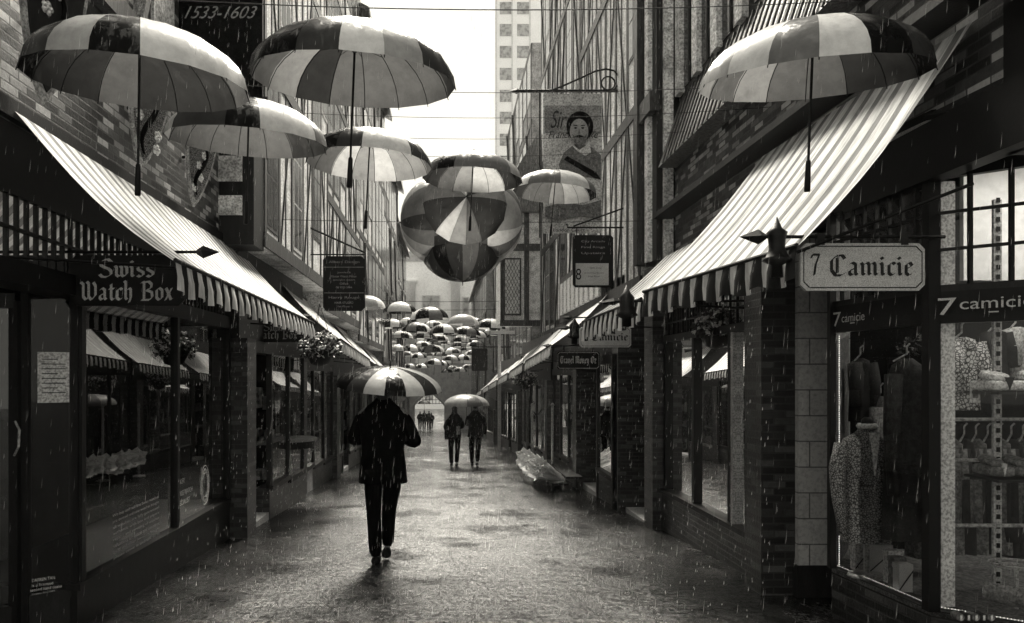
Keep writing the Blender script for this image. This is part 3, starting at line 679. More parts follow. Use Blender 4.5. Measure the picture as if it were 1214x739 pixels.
# ------------------------------------------------------------------ rows of shopfronts at street level
def shopfront(label, side, X, Y0, Y1, doors=1, lit=.5, seed=1, pale=False):
    s = side; rnd = random.Random(seed); g = G(Y1)
    t = thing('shopfront', label, 'shop', (X+s*.5, (Y0+Y1)/2, g))
    gt = G((Y0+Y1)/2)
    MB().box(X-s*.12, X+s*.35, Y0, Y0+.42, g-.1, gt+2.5).build('brick_pier', 'brick_dark', t)
    MB().box(X, X+s*3, Y0, Y1, gt+2.95, gt+3.7).build('upper_wall', 'brick_dark' if s > 0 else 'dark_wood', t)
    MB().box(X-s*.05, X+s*.2, Y0+.42, Y1, gt+2.35, gt+2.5).build('fascia', 'black_paint', t)
    MB().box(X-s*.02, X+s*.25, Y0, Y1, gt+2.5, gt+2.95).build('transom', 'dark_wood', t)
    MB().box(X+s*1.3, X+s*1.35, Y0, Y1, g-.1, gt+3).build('display_wall', 'shop_lit_tone' if lit > .5 else 'shop_goods', t)  # back wall coloured paler where the shop should look lit
    MB().box(X+s*.3, X+s*1.3, Y0-.001, Y0+.05, g-.1, gt+3).build('party_wall', 'dark_inside', t)
    y = Y0+.42; segs = max(2, int((Y1-Y0-.42)/1.15)); st = (Y1-y)/segs; dk = set(rnd.sample(range(segs), min(doors, segs)))
    for k in range(segs):
        a, b = y+k*st, y+(k+1)*st; gl = G(b)
        if k in dk:
            MB().box(X+s*.28, X+s*.36, a+.06, b-.06, gl-.02, gt+2.3).build('door', 'dark_wood', t)
            MB().box(X+s*.0, X+s*.45, a+.05, b-.05, gl-.05, G(a)+.05).build('threshold', 'stone_pale', t)
            MB().box(X-s*.03, X+s*.3, a-.03, a+.05, gl-.1, gt+2.35).build('door_jamb', 'white_paint' if pale else 'dark_wood', t)
        else:
            MB().box(X-s*.0, X+s*.2, a, b, gl-.1, gl+.5).build('stall_riser', 'stone' if (pale and k == 0) else 'brick_dark', t)
            f = MB(); za, zb = gl+.5, gt+2.35
            f.box(X-s*.03, X+s*.05, a, a+.05, za, zb).box(X-s*.03, X+s*.05, b-.05, b, za, zb).box(X-s*.05, X+s*.05, a, b, za-.04, za+.04)
            fo_ = f.build('window_frame', rnd.choice(('dark_wood', 'dark_wood', 'timber_pale')), t)
            pz = MB(); pz.add([(X, a+.05, za+.04), (X, b-.05, za+.04), (X, b-.05, zb), (X, a+.05, zb)], [(0, 1, 2, 3)]); pz.build('pane', 'shop_glass', fo_)
            gd = MB()
            for q in range(5):
                yy = rnd.uniform(a+.1, b-.25); hz = rnd.uniform(.1, .5); zz = za+rnd.choice((0.0, .6, 1.1)); gd.box(X+s*.35, X+s*.5, yy, yy+rnd.uniform(.08, .2), zz, zz+hz*.7)
            gd.box(X+s*.3, X+s*.7, a, b, za+.56, za+.6)
            gd.build('display_goods', rnd.choice(('shop_lit_tone', 'paper', 'mid_cloth')), t)
    return t
shopfront('left shop just past the nearest brick pier, with a pale stone riser and doorway', -1, -2.48, 9.05, 13.2, 1, .6, 2, True)
shopfront('left shop behind the flower basket, bright panes beside the round shelf', -1, -2.6, 13.2, 17.4, 0, .9, 3, True)
shopfront('left shop directly beside the walking man', -1, -2.6, 17.4, 23, 1, .5, 4)
shopfront('left shop mostly hidden behind the walking man', -1, -2.65, 23, 31, 2, .3, 5)
shopfront('farthest shop row on the left, leading to the gateway', -1, -2.75, 31, 45, 3, .3, 6)
shopfront('farthest left shop, next to the arch', -1, -3.3, 45, 69.5, 3, .3, 6)
shopfront('right shop with the money changer sign, behind the two brick piers', 1, 2.72, 11.5, 15.1, 1, .6, 7)
shopfront('right shop behind the wrapped flowers', 1, 2.72, 15.1, 19, 0, .4, 8)
shopfront('dark right shop just beyond the wrapped flowers', 1, 2.66, 19, 26, 1, .2, 9)
shopfront('right shop behind the couple', 1, 2.6, 26, 36, 2, .2, 10)
shopfront('farthest shop row on the right, before the gateway', 1, 2.4, 36, 69.5, 4, .2, 12)

# right: brick piers and second display window (part of the near right brick building)
for (X0, X1, Ya, Yb, zt) in ((2.6, 3.0, 6.25, 6.6, 2.66), (2.66, 3.1, 9.75, 10.15, 2.9), (2.6, 3.05, 11.45, 11.85, 2.6)):
    MB().box(X0, X1, Ya, Yb, G(Yb)-.1, zt).build('brick_pier', 'brick_dark', rb)
MB().box(2.88, 3.3, 6.19, 6.3, -.45, 2.66).build('block_panel', 'block', rb)
MB().box(2.86, 3.3, 6.17, 6.3, -.5, -.05).build('plinth', 'dark_wood', rb)
MB().box(2.78, 2.98, 6.6, 9.75, G(9.8)-.1, 0).build('stall_riser', 'brick_dark', rb)
MB().box(2.76, 2.98, 6.6, 9.75, 0, .05).build('sill', 'dark_wood', rb)
for y, m_ in ((6.64, 'dark_wood'), (7.42, 'steel'), (7.5, 'dark_wood'), (8.6, 'dark_wood'), (9.7, 'dark_wood')):
    MB().box(2.8, 2.9, y-.035, y+.035, .05, 1.92).build('mullion', m_, rb)
w2 = MB(); w2.add([(2.85, 6.6, .05), (2.85, 9.75, .05), (2.85, 9.75, 1.92), (2.85, 6.6, 1.92)], [(0, 1, 2, 3)]); w2.build('shop_pane', 'shop_glass', rb)
MB().box(2.79, 2.95, 6.6, 9.75, 1.92, 2.0).build('transom_rail', 'dark_wood', rb)
w3 = MB(); w3.add([(2.87, 6.6, 2.0), (2.87, 9.75, 2.0), (2.87, 9.75, 2.66), (2.87, 6.6, 2.66)], [(0, 1, 2, 3)]); w3o = w3.build('transom_pane', 'clear_glass', rb)
tm = MB(); y = 6.65
while y < 9.75: tm.box(2.84, 2.865, y-.009, y+.009, 2.0, 2.66); y += .19
for z in (2.16, 2.33, 2.5): tm.box(2.838, 2.862, 6.6, 9.75, z-.009, z+.009)
tm.build('glazing_bars', 'iron', w3o)
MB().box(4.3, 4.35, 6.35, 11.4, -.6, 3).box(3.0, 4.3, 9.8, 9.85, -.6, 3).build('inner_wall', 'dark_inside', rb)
MB().box(3.3, 3.34, 6.9, 9.5, 2.05, 2.75).build('stacked_goods', 'shop_lit_tone', rb)
MB().box(2.72, 3.2, 10.15, 11.45, G(11)-.06, G(10.2)+.02).build('threshold', 'stone_pale', rb)
MB().box(3.2, 3.3, 10.15, 11.5, -.7, 2.5).build('door', 'dark_wood', rb)
MB().box(2.85, 5, 9.75, 11.5, 2.6, 3.4).build('door_header', 'brick_dark', rb)
MB().box(3.1, 3.14, 7.0, 9.6, .05, .75).build('display_panel', 'mid_cloth', rb)

# ------------------------------------------------------------------ the near-right shirt shop
P1 = Vector((2.85, 5.6, 0)); P2 = Vector((2.93, 4.58, 0)); P3 = Vector((3.21, 4.33, 0)); P4 = Vector((3.95, 3.67, 0)); PR = Vector((3.26, 6.2, 0))
ss = thing('shirt_shop', 'near right shirt shop with lit corner display window and 7 camicie lettering', 'shop', (3.2, 4.8, G(5)))
def vz(v, z): return Vector((v.x, v.y, z))
def wallq(mb, a, b, z0, z1, d=.06):
    n = Vector(((b-a).y, -(b-a).x, 0)).normalized()*d; mb.prism([vz(a, z0), vz(b, z0), vz(b, z1), vz(a, z1)], -n if False else n)
def strip(nm, segs, z0, z1, mat, d=.08):
    mb = MB()
    for a, b in segs: wallq(mb, a, b, z0, z1, d)
    return mb.build(nm, mat, ss)
# inward is +X for the street facet; n = ((b-a).y, -(b-a).x): for P1->P2 (dy<0) n=(-,..) => street side, so pass reversed pairs
seg = [(P2, P1), (P4, P2)]
strip('stall_riser', seg, G(6)-.2, .04, 'brick_dark', .12)
strip('sill', seg, .04, .085, 'dark_wood', .14)
strip('fascia', seg, 1.81, 2.0, 'black_paint', .05)
strip('fascia_top', seg, 2.0, 2.04, 'dark_wood', .08)
strip('upper_fascia', seg, 2.68, 3.1, 'black_paint', .05)
def pane(nm, a, b, z0, z1, mat):
    mb = MB(); mb.add([vz(a, z0), vz(b, z0), vz(b, z1), vz(a, z1)], [(0, 1, 2, 3)]); return mb.build(nm, mat, ss)
pane('shop_pane', P1, P2, .085, 1.81, 'display_glass'); pane('shop_pane', P2, P4, .085, 1.81, 'clear_glass')
tpa = pane('transom_pane', P1, P2, 2.04, 2.68, 'clear_glass'); tpb = pane('transom_pane', P2, P4, 2.04, 2.68, 'clear_glass')
for po, a, b, ns in ((tpa, P1, P2, 8), (tpb, P2, P4, 7)):
    mb = MB(); dn = Vector(((a-b).y, -(a-b).x, 0)).normalized()*-.0
    for k in range(ns+1): q = a.lerp(b, k/ns); mb.bar(vz(q, 2.04), vz(q, 2.68), .022, .022)
    for z in (2.25, 2.47): mb.bar(vz(a, z), vz(b, z), .02, .018)
    mb.build('glazing_bars', 'iron', po)
MB().bar(vz(P2, .08), vz(P2, 2.7), .07).build('corner_post', 'black_paint', ss)
MB().bar(vz(P1, .08), vz(P1, 2.7), .045).build('frame_post', 'dark_wood', ss)
p_c = P2+Vector((.13, .07, 0)); MB().bar(vz(p_c, .09), vz(p_c, 2.68), .085, .06).build('pale_column', 'white_paint', ss)
wr = MB(); wr.prism([vz(P1, -.5), vz(P1, 2.68), vz(PR, 2.68), vz(PR, -.5)], (.03, -.01, 0)); wr.build('return_wall', 'mid_cloth', ss)
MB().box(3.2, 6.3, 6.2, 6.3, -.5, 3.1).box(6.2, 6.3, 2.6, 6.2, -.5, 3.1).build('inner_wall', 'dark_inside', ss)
MB().prism([vz(P1, .05), vz(P2, .05), vz(P4, .05), Vector((6.2, 3.7, .05)), Vector((6.2, 6.2, .05)), vz(PR, .05)], (0, 0, .03)).build('display_floor', 'mid_cloth', ss)
MB().prism([vz(P1, 3.0), vz(P2, 3.0), vz(P4, 3.0), Vector((6.2, 3.7, 3.0)), Vector((6.2, 6.2, 3.0)), vz(PR, 3.0)], (0, 0, .05)).build('ceiling', 'pale_render', ss)
MB().box(3.55, 6.2, 5.2, 5.24, 2.15, 3.0).build('ceiling_bulkhead', 'pale_render', ss)
def ctube(nm, pts, r, mat, par): return MB().tube(pts, r, 6).build(nm, mat, par)
def leds(a, b, n):
    m = MB()
    for k in range(n): m.lathe([(.001, -.004), (.0045, 0), (.001, .004)], a.lerp(b, k/n), 5)
    m.build('led_strip', 'led', ss); MB().tube([a-(b-a).normalized()*.002, b], .004, 5).build('led_channel', 'white_paint', ss)
leds(vz(P1, .1)+Vector((.03, -.02, 0)), vz(P2, .1)+Vector((.03, .03, 0)), 70)
leds(vz(P2, .1)+Vector((.04, .02, 0)), vz(P4, .1)+Vector((.03, .04, 0)), 80)
leds(vz(P1, .1)+Vector((.035, -.04, 0)), vz(P1, 1.8)+Vector((.035, -.04, 0)), 110)
for i, (x, y) in enumerate(((3.9, 4.5), (4.9, 5.6))):
    t = thing('ceiling_lamp', ('lit ceiling panel inside the shirt shop, seen through the corner transom', 'second lit ceiling panel deeper inside the shirt shop')[i], 'lamp', (x, y, 2.98), 'ceiling lamps in the shirt shop')
    MB().box(x-.35, x+.35, y-.2, y+.2, 2.96, 2.995).build('diffuser', 'lamp_panel', t); MB().box(x-.38, x+.38, y-.23, y+.23, 2.97, 2.999).build('frame', 'white_paint', t)
# fascia lettering
def fascia_text(s, px, Y, z, wd, h, dirv, org):
    font_text('fascia_lettering', s, org, wd, 'cream_board', ss, xd=dirv, zd=(0, 0, 1), height=h, depth=-.0)
dA = (P2-P1).normalized(); nA = Vector((dA.y, -dA.x, 0)); nA = nA if nA.x < 0 else -nA
dB = (P4-P2).normalized(); nB = Vector((dB.y, -dB.x, 0)); nB = nB if nB.y < 0 else -nB
oA = P1.lerp(P2, .05)+nA*.058; oB = P2+dB*.06+nB*.058
def on_seg(a, b, px):
    k = (px-VX)/F; u = (k*a.y-a.x)/((b.x-a.x)-k*(b.y-a.y)); return a.lerp(b, u)
def fascia(s_, a, b, n_, p0, p1, z, h):
    q0_, q1_ = on_seg(a+n_*.058, b+n_*.058, p0), on_seg(a+n_*.058, b+n_*.058, p1); c_ = (q0_+q1_)/2
    font_text('fascia_lettering', s_, vz(c_, z), (q1_-q0_).length, 'cream_board', ss, xd=(b-a).normalized(), height=h)
fascia('7', P1, P2, nA, 988, 997, 1.9, .1); fascia('camicie', P1, P2, nA, 998, 1025, 1.9, .055)
fascia('7', P2, P4, nB, 1112, 1134, 1.905, .1); fascia('camicie', P2, P4, nB, 1138, 1226, 1.915, .062)
for a_, b_, n_, pa, pb in ((P1, P2, nA, 1008, 1013), (P2, P4, nB, 1172, 1184)):
    q0_, q1_ = on_seg(a_+n_*.06, b_+n_*.06, pa), on_seg(a_+n_*.06, b_+n_*.06, pb); MB().bar(vz(q0_, 1.862), vz(q1_, 1.862), .003, .007).build('lettering_bar', 'cream_board', ss)

def torso(name, label, px, pyt, pyb, Y, wpx, mat, collar='white_shirt', stand=True):
    """jacket on a bust; loft of ellipses"""
    c = P(px, pyb, Y); zt = P(px, pyt, Y).z; zb = c.z; H = zt-zb; w_ = wpx*Y/F
    t = thing(name, label, 'mannequin', (c.x, Y, .08))
    prof = [(.0, .46), (.12, .47), (.3, .42), (.5, .40), (.68, .45), (.82, .50), (.9, .46), (.96, .24), (1.0, .15)]
    m = MB(); n = 20; b = 0
    for (u, r) in prof:
        for k in range(n):
            a = 2*math.pi*k/n; rr = r*w_*(1+.03*math.sin(5*a+u*9)); m.v.append(Vector((c.x+rr*math.cos(a), Y+rr*.6*math.sin(a), zb+u*H)))
    for i in range(len(prof)-1):
        for k in range(n): m.f.append([i*n+k, i*n+(k+1) % n, (i+1)*n+(k+1) % n, (i+1)*n+k]); m.mi.append(0)
    m.build('jacket', mat, t, True)
    for sx in (-1, 1):
        MB().tube([(c.x+sx*w_*.47, Y, zt-.14*H), (c.x+sx*w_*.6, Y-.02, zt-.35*H), (c.x+sx*w_*.62, Y-.05, zt-.6*H), (c.x+sx*w_*.56, Y-.08, zt-.92*H)], [w_*.15, w_*.15, w_*.12, w_*.09], 10).build('sleeve', mat, t, True)
    MB().tube([(c.x+w_*.13*math.cos(a), Y+w_*.13*math.sin(a), zt+.02*H) for a in [k*math.pi/6 for k in range(13)]], [.022]*13, 6).build('collar', collar, t, True)
    MB().lathe([(w_*.12, 0), (w_*.1, .06), (.02, .08)], (c.x, Y, zt), 12).build('neck_cap', 'dark_wood', t, True)
    MB().prism([(c.x-w_*.1, Y-w_*.3, zt-.03*H), (c.x+w_*.08, Y-w_*.3, zt-.03*H), (c.x-.01, Y-w_*.34, zt-.4*H)], (0, .02, 0)).build('shirt_front', collar, t)
    if stand:
        MB().tube([(c.x, Y, .09), (c.x, Y, zb+.05)], .015, 8).build('stand', 'steel', t)
        MB().lathe([(.13, 0), (.12, .02), (.02, .03)], (c.x, Y, .081), 16).build('stand_base', 'steel', t, True)
    return t
torso('display_bust', 'patterned jacket on a headless display bust at the left of the lit window', 1028, 508, 642, 5.35, 62, 'brocade')
def coat(label, px0, px1, pyt, pyb, Y, mat, folds=7, nm='hanging_coat', flare=.2):
    x0, zt = XZ(px0, pyt, Y); x1, zb = XZ(px1, pyb, Y); w_ = x1-x0; cx_ = (x0+x1)/2; n = 28; m = MB()
    t = thing(nm, label, 'clothes', (cx_, Y, zb), 'clothes hanging in the shirt shop')
    for u in (0, .04, .1, .3, .6, 1):
        for k in range(n):
            a = 2*math.pi*k/n; wd = w_/2*(.25 if u == 0 else .7 if u == .04 else .92 if u == .1 else 1-flare*.3+flare*u)
            fo_ = 1+.12*u*math.sin(folds*a); m.v.append(Vector((cx_+wd*fo_*math.cos(a), Y+.09*fo_*math.sin(a)*(.4 if u == 0 else 1), zt+(zb-zt)*u)))
    for i in range(5):
        for k in range(n): m.f.append([i*n+k, i*n+(k+1) % n, (i+1)*n+(k+1) % n, (i+1)*n+k]); m.mi.append(0)
    m.build('garment', mat, t, True)
    for sx in (-1, 1): MB().tube([(cx_+sx*w_*.4, Y-.03, zt+(zb-zt)*.09), (cx_+sx*w_*.52, Y-.06, zt+(zb-zt)*.4), (cx_+sx*w_*.5, Y-.08, zt+(zb-zt)*.75)], [.06, .055, .04], 8).build('sleeve', mat, t, True)
    MB().tube([(cx_-w_*.35, Y, zt-.02), (cx_, Y, zt+.03), (cx_, Y, zt+.08), (cx_+.02, Y, zt+.1)], .006, 6).build('hanger', 'steel', t)
    return t
coat('long black coat hanging in the middle of the lit window', 1052, 1098, 425, 640, 5.2, 'dark_cloth')
coat('floral shirt hanging at the back, right of the pale column', 1124, 1156, 400, 486, 4.85, 'floral', 5)
for k in range(7):
    coat(['leftmost trousers on the low rail, pale grey', 'second trousers on the low rail, dark', 'third trousers on the low rail, mid grey', 'fourth garment on the rail, dark', 'fifth garment on the rail, mid grey', 'sixth garment on the rail, black', 'rightmost garment on the rail, grey'][k],
         1122+k*14, 1136+k*14, 520, 655, 5.0, ('mid_cloth', 'dark_cloth', 'mid_cloth', 'dark_cloth', 'mid_cloth', 'dark_cloth', 'mid_cloth')[k], 4)
t = thing('display_rack', 'metal display rack of perforated uprights, rails and shelves right of the pale column', 'rack', (3.45, 4.8, .08))
for px in (1183, 1232):
    x = XZ(px, 0, 4.75)[0]; m = MB(); m.box(x-.025, x+.025, 4.75, 4.77, .08, 2.6); m.build('upright', 'steel', t)
    h = MB(); z = .12
    while z < 2.6: h.box(x-.011, x+.011, 4.744, 4.749, z, z+.03); z += .06
    h.build('slots', 'dark_inside', t)
for (py, dz) in ((497, 4.75), (545, 4.75), (622, 4.75)):
    x0, z = XZ(1118, py, 4.75); x1, _ = XZ(1250, py, 4.75); ctube('rail', [(x0, 4.72, z), (x1, 4.72, z)], .012, 'steel', t)
for (py) in (464, 565):
    x0, z = XZ(1160, py, 4.62); x1, _ = XZ(1260, py, 4.62); MB().box(x0, x1, 4.45, 4.75, z-.015, z).build('shelf', 'dark_wood', t)
def folded(label, px, py, Y, wpx, mat, group='folded shirts on the shelves'):
    c = P(px, py, Y); w_ = wpx*Y/F; t = thing('folded_shirt', label, 'shirt', c, group)
    m = MB(); m.box(c.x-w_/2, c.x+w_/2, Y-.12, Y+.1, c.z+.001, c.z+.06); o = m.build('folded_body', mat, t); bv = o.modifiers.new('b', 'BEVEL'); bv.width = .02; bv.segments = 3; bake(o)
    MB().tube([(c.x-w_*.18+w_*.18*math.cos(a), Y-.02+.07*math.sin(a), c.z+.085+.012*math.sin(a)) for a in [k*math.pi/8 for k in range(17)]], .024, 8, False).build('collar', mat, t, True)
    MB().prism([(c.x-w_*.2, Y-.125, c.z+.08), (c.x+w_*.02, Y-.125, c.z+.08), (c.x-w_*.1, Y-.125, c.z+.005)], (0, .02, 0)).build('placket', 'dark_cloth' if mat == 'white_shirt' else 'white_shirt', t)
    return t
folded('white folded shirt with a dark inner collar on the upper shelf', 1184, 463, 4.6, 46, 'white_shirt')
folded('second white folded shirt on the upper shelf, cut by the frame edge', 1226, 463, 4.6, 34, 'white_shirt')
folded('dark folded shirt at the left of the lower shelf', 1176, 563, 4.6, 24, 'mid_cloth'); folded('grey folded shirt at the right of the lower shelf', 1206, 563, 4.6, 26, 'mid_cloth')
for k, (p0, p1, a_, b_, Y_, m_, lb_) in enumerate(((1166, 1190, 392, 450, 4.95, 'dark_cloth', 'dark jacket hanging high behind the white folded shirt'), (1192, 1216, 388, 450, 4.95, 'white_shirt', 'pale shirt hanging high at the right edge of the photo'),
     (1218, 1246, 388, 455, 4.95, 'mid_cloth', 'grey jacket hanging high just past the right edge'), (1010, 1030, 425, 500, 5.85, 'dark_cloth', 'dark tie and shirt hanging behind the display bust'), (1036, 1052, 470, 620, 5.75, 'mid_cloth', 'grey trousers hanging between the bust and the long black coat'),
     (1078, 1100, 520, 660, 5.45, 'mid_cloth', 'grey garment hanging low beside the corner post'), (1190, 1212, 580, 660, 5.0, 'dark_cloth', 'dark garment hanging under the lower shelf'))):
    coat(lb_, p0, p1, a_, b_, Y_, m_, 5)
def gift(label, px0, px1, pyt, pyb, Y, mat, rz=0):
    x0, zt = XZ(px0, pyt, Y); x1, zb = XZ(px1, pyb, Y); t = thing('gift_box', label, 'box', ((x0+x1)/2, Y, .082), 'boxes on the display floor')
    MB().box(x0, x1, Y, Y+.07, .082, max(.1, zt)).build('carton', mat, t)
    MB().box(x0-.003, x1+.003, Y-.003, Y+.073, max(.1, zt)-.03, max(.1, zt)+.003).build('lid', mat, t)
    MB().bar((x0, Y-.005, .1), (x1, Y-.005, max(.1, zt)-.04), .004, .006).build('ribbon', 'dark_cloth', t)
gift('large pale square box at the back left of the display floor', 1014, 1034, 641, 672, 5.5, 'paper'); gift('pale box overlapping the large one', 1030, 1058, 647, 672, 5.4, 'cream_board')
gift('upright narrow box behind the front one', 1054, 1070, 654, 690, 5.15, 'paper'); gift('front upright box with a dark ribbon', 1066, 1082, 670, 700, 4.95, 'cream_board')
gift('middle narrow upright box between the two others', 1060, 1074, 662, 694, 5.05, 'mid_cloth')
t = thing('price_card', 'white price card on the rail right of the pale column', 'card', P(1157, 470, 4.68)); x0, z1 = XZ(1150, 456, 4.68); x1, z0 = XZ(1162, 478, 4.68)
MB().box(x0, x1, 4.68, 4.684, z0, z1).build('card', 'paper', t); MB().box(x0+.015, x1-.015, 4.676, 4.6795, z0+.03, z1-.03).build('printed_panel', 'mid_cloth', t)
t = thing('fabric_roll', 'ribbed dark roll of cloth lying on the display floor at the lower right corner', 'cloth roll', P(1192, 705, 4.45))
a_, b_ = P(1166, 700, 4.45), P(1226, 712, 4.3)
MB().tube([a_.lerp(b_, k/24) for k in range(25)], [.055+.004*(k % 2) for k in range(25)], 16).build('roll', 'mid_cloth', t); MB().tube([a_-(b_-a_)*.02, b_+(b_-a_)*.02], .02, 10).build('core', 'paper', t)
t = thing('wire_dish', 'oval wire dish behind the roll of cloth at the lower right', 'dish', P(1205, 672, 4.6)); cd2 = P(1205, 672, 4.6)
for rr in (.07, .11, .15): MB().tube([cd2+Vector((rr*math.cos(q), rr*.8*math.sin(q), .02*(rr > .12))) for q in [k*math.pi/12 for k in range(25)]], .005, 5, False).build('ring', 'steel', t)
for q in range(6): MB().tube([cd2+Vector((.07*math.cos(q), .056*math.sin(q), 0)), cd2+Vector((.15*math.cos(q), .12*math.sin(q), .02))], .004, 5).build('spoke', 'steel', t)
MB().tube([cd2, (cd2.x, cd2.y, .085)], .012, 8).build('foot', 'steel', t)
for k in range(5):
    a = P(1135+k*9, 716-k, 4.4); tt = thing('rolled_tie', ['leftmost', 'second', 'middle', 'fourth', 'rightmost'][k]+' rolled tie in the row behind the corner glass', 'tie', (a.x, a.y, .082), 'rolled ties on the display floor')
    MB().tube([(a.x, a.y-.03, .105), (a.x, a.y+.03, .105)], .022, 12).build('roll', 'dark_cloth' if k % 2 else 'mid_cloth', tt); MB().box(a.x-.006, a.x+.006, a.y-.034, a.y-.031, .09, .12).build('label_tag', 'paper', tt)

# ------------------------------------------------------------------ hanging signs
def arrow(mb, tip, base, r):
    """four-sided spear head, long, from base to tip"""
    tip, base = Vector(tip), Vector(base); d = tip-base; mid = base+d*.28
    pts = [base, mid, tip]; mb.tube([base, mid, tip-d*.02], [r*.35, r, r*.03], 4)
def sign_board(t, x0, x1, z0, z1, Y, mat, border, cut=.03):
    def outline(k): return [(x0+k+cut, z0+k), (x1-k-cut, z0+k), (x1-k, z0+k+cut), (x1-k, z1-k-cut), (x1-k-cut, z1-k), (x0+k+cut, z1-k), (x0+k, z1-k-cut), (x0+k, z0+k+cut)]
    b = MB().prism([(x, Y-.012, z) for x, z in outline(0)], (0, .024, 0)).build('board', mat, t)
    if border:
        m = MB(); o = outline(.018)
        for a, c in zip(o, o[1:]+o[:1]): m.bar((a[0], Y-.0135, a[1]), (c[0], Y-.0135, c[1]), .003, .006)
        m.build('border', border, b)
    return b
def bracket(t, xw, xt, z, Y, side, finial=True, tipr=.035):
    m = MB(); m.tube([(xw, Y, z), (xt, Y, z)], .011, 6); m.build('bracket_rod', 'iron', t)
    a = MB(); arrow(a, (xt-side*.16, Y, z), (xt, Y, z), tipr); a.build('arrow_tip', 'iron', t)
def lettering(t, lines, cx_, Y, mat):
    for (s, z, wd, xh) in lines:
        mb = MB(); blackletter(mb, s, (cx_, Y-.0135, z), wd, xh=xh); mb.build('lettering', mat, t, recalc=False)
# 7 Camicie, near
t = thing('hanging_sign', 'large cream sign reading 7 Camicie in blackletter, on an iron arm at right', 'sign', P(1021, 318, 4.5), 'perpendicular shop signs')
x0, z1 = XZ(948, 289, 4.5); x1, z0 = XZ(1095, 345, 4.5); b = sign_board(t, x0, x1, z0, z1, 4.5, 'cream_board', 'dark_cloth', .035)
zc_ = (z0+z1)/2
lettering(b, [('7', zc_-.005, .07, .088), ], x0+.09, 4.5, 'dark_cloth'); lettering(b, [('Camicie', zc_-.012, .5, .085)], x0+.42, 4.5, 'dark_cloth')
bracket(t, 2.96, 1.90, XZ(0, 281, 4.5)[1], 4.5, 1, tipr=.045)
zr = XZ(0, 281, 4.5)[1]
for x in (x0+.12, x1-.12): MB().box(x-.022, x+.022, 4.485, 4.515, z1-.01, zr+.02).build('clip', 'iron', t)
fx, _ = XZ(921, 0, 4.5); k = 4.5/F
MB().lathe([(.3*k, 0), (6*k, -14*k), (12*k, -19*k), (10*k, -26*k), (9*k, -38*k), (13*k, -48*k), (17*k, -52*k), (6*k, -58*k), (7*k, -72*k)][::-1], (fx, 4.5, XZ(0, 257, 4.5)[1]), 12).build('spear_finial', 'iron', t, True)
# 7 Camicie, second
t = thing('hanging_sign', 'smaller dimmer 7 Camicie sign under the second right awning valance', 'sign', P(717, 400, 10.3), 'perpendicular shop signs')
x0, z1 = XZ(687, 388, 10.3); x1, z0 = XZ(748, 412, 10.3); b = sign_board(t, x0, x1, z0, z1, 10.3, 'cream_board', 'dark_cloth'); lettering(b, [('7', (z0+z1)/2, .06, .08)], x0+.08, 10.3, 'dark_cloth'); lettering(b, [('Camicie', (z0+z1)/2-.01, .5, .075)], x0+.41, 10.3, 'dark_cloth')
zr = z1+.03; bracket(t, 2.7, x0-.1, zr+.1, 10.3, 1, tipr=.03)
for x in (x0+.12, x1-.12): MB().box(x-.02, x+.02, 10.29, 10.31, z1-.01, zr+.1).build('clip', 'iron', t)
# bell finials on iron posts between the right awnings
for i, (px, py, Y, lb_) in enumerate(((743, 338, 7.0, 'bell shaped iron finial with arrows, between the two near right awnings'), (681, 376, 10.9, 'bell shaped iron finial with arrows, above the money changer sign'))):
    k = (Y/F)*(.95 if i == 0 else .62); t = thing('iron_finial', lb_, 'finial', P(px, py+60, Y), 'iron finials over the awnings'); c = P(px, py, Y)
    MB().lathe([(.3*k, 0), (5*k, -10*k), (10*k, -16*k), (9*k, -26*k), (11*k, -34*k), (14*k, -38*k), (6*k, -42*k), (6*k, -52*k)][::-1], c, 12).build('bell', 'iron', t, True)
    z = c.z-20*k; MB().tube([(2.85, Y, z), (c.x-.05, Y, z)], .012, 6).build('rod', 'iron', t)
    a = MB(); arrow(a, (c.x-.28, Y, z-.02), (c.x-.06, Y, z), .035); a.build('arrow_tip', 'iron', t)
# Travel money
t = thing('hanging_sign', 'small black sign reading Travel Money Oz with white border', 'sign', P(685, 427, 13), 'perpendicular shop signs')
x0, z1 = XZ(660, 417, 13); x1, z0 = XZ(711, 438, 13); b = sign_board(t, x0, x1, z0, z1, 13, 'black_paint', 'white_paint'); lettering(b, [('Travel Money Oz', (z0+z1)/2-.01, .62, .085)], (x0+x1)/2, 13, 'white_paint')
bracket(t, 2.75, x0-.1, z1+.1, 13, 1)
for x in (x0+.12, x1-.12): MB().box(x-.015, x+.015, 12.99, 13.01, z1-.01, z1+.1).build('clip', 'iron', t)
# Swiss watch box, near and far
t = thing('hanging_sign', 'large black sign reading Swiss Watch Box in pale blackletter, near left', 'sign', P(150, 335, 5.25), 'perpendicular shop signs')
x0, z1 = XZ(84, 303, 5.25); x1, z0 = XZ(219, 363, 5.25); b = sign_board(t, x0, x1, z0, z1, 5.25, 'black_paint', None, .04)
lettering(b, [('Swiss', XZ(0, 322, 5.25)[1], .39, .085), ('Watch Box', XZ(0, 349, 5.25)[1], .64, .09)], (x0+x1)/2+.0, 5.25, 'cream_board')
bracket(t, -2.95, -1.72, XZ(0, 299, 5.25)[1], 5.25, -1, tipr=.045)
t = thing('hanging_sign', 'dim smaller Swiss Watch Box sign under the far end of the left awning', 'sign', P(328, 394, 10.3), 'perpendicular shop signs')
x0, z1 = XZ(298, 382, 10.3); x1, z0 = XZ(357, 406, 10.3); b = sign_board(t, x0, x1, z0, z1, 10.3, 'black_paint', None, .04)
lettering(b, [('Swiss', z1-.085, .34, .07), ('Watch Box', z0+.085, .58, .08)], (x0+x1)/2, 10.3, 'plaster_dull'); bracket(t, -2.7, x1, z1+.08, 10.3, -1)
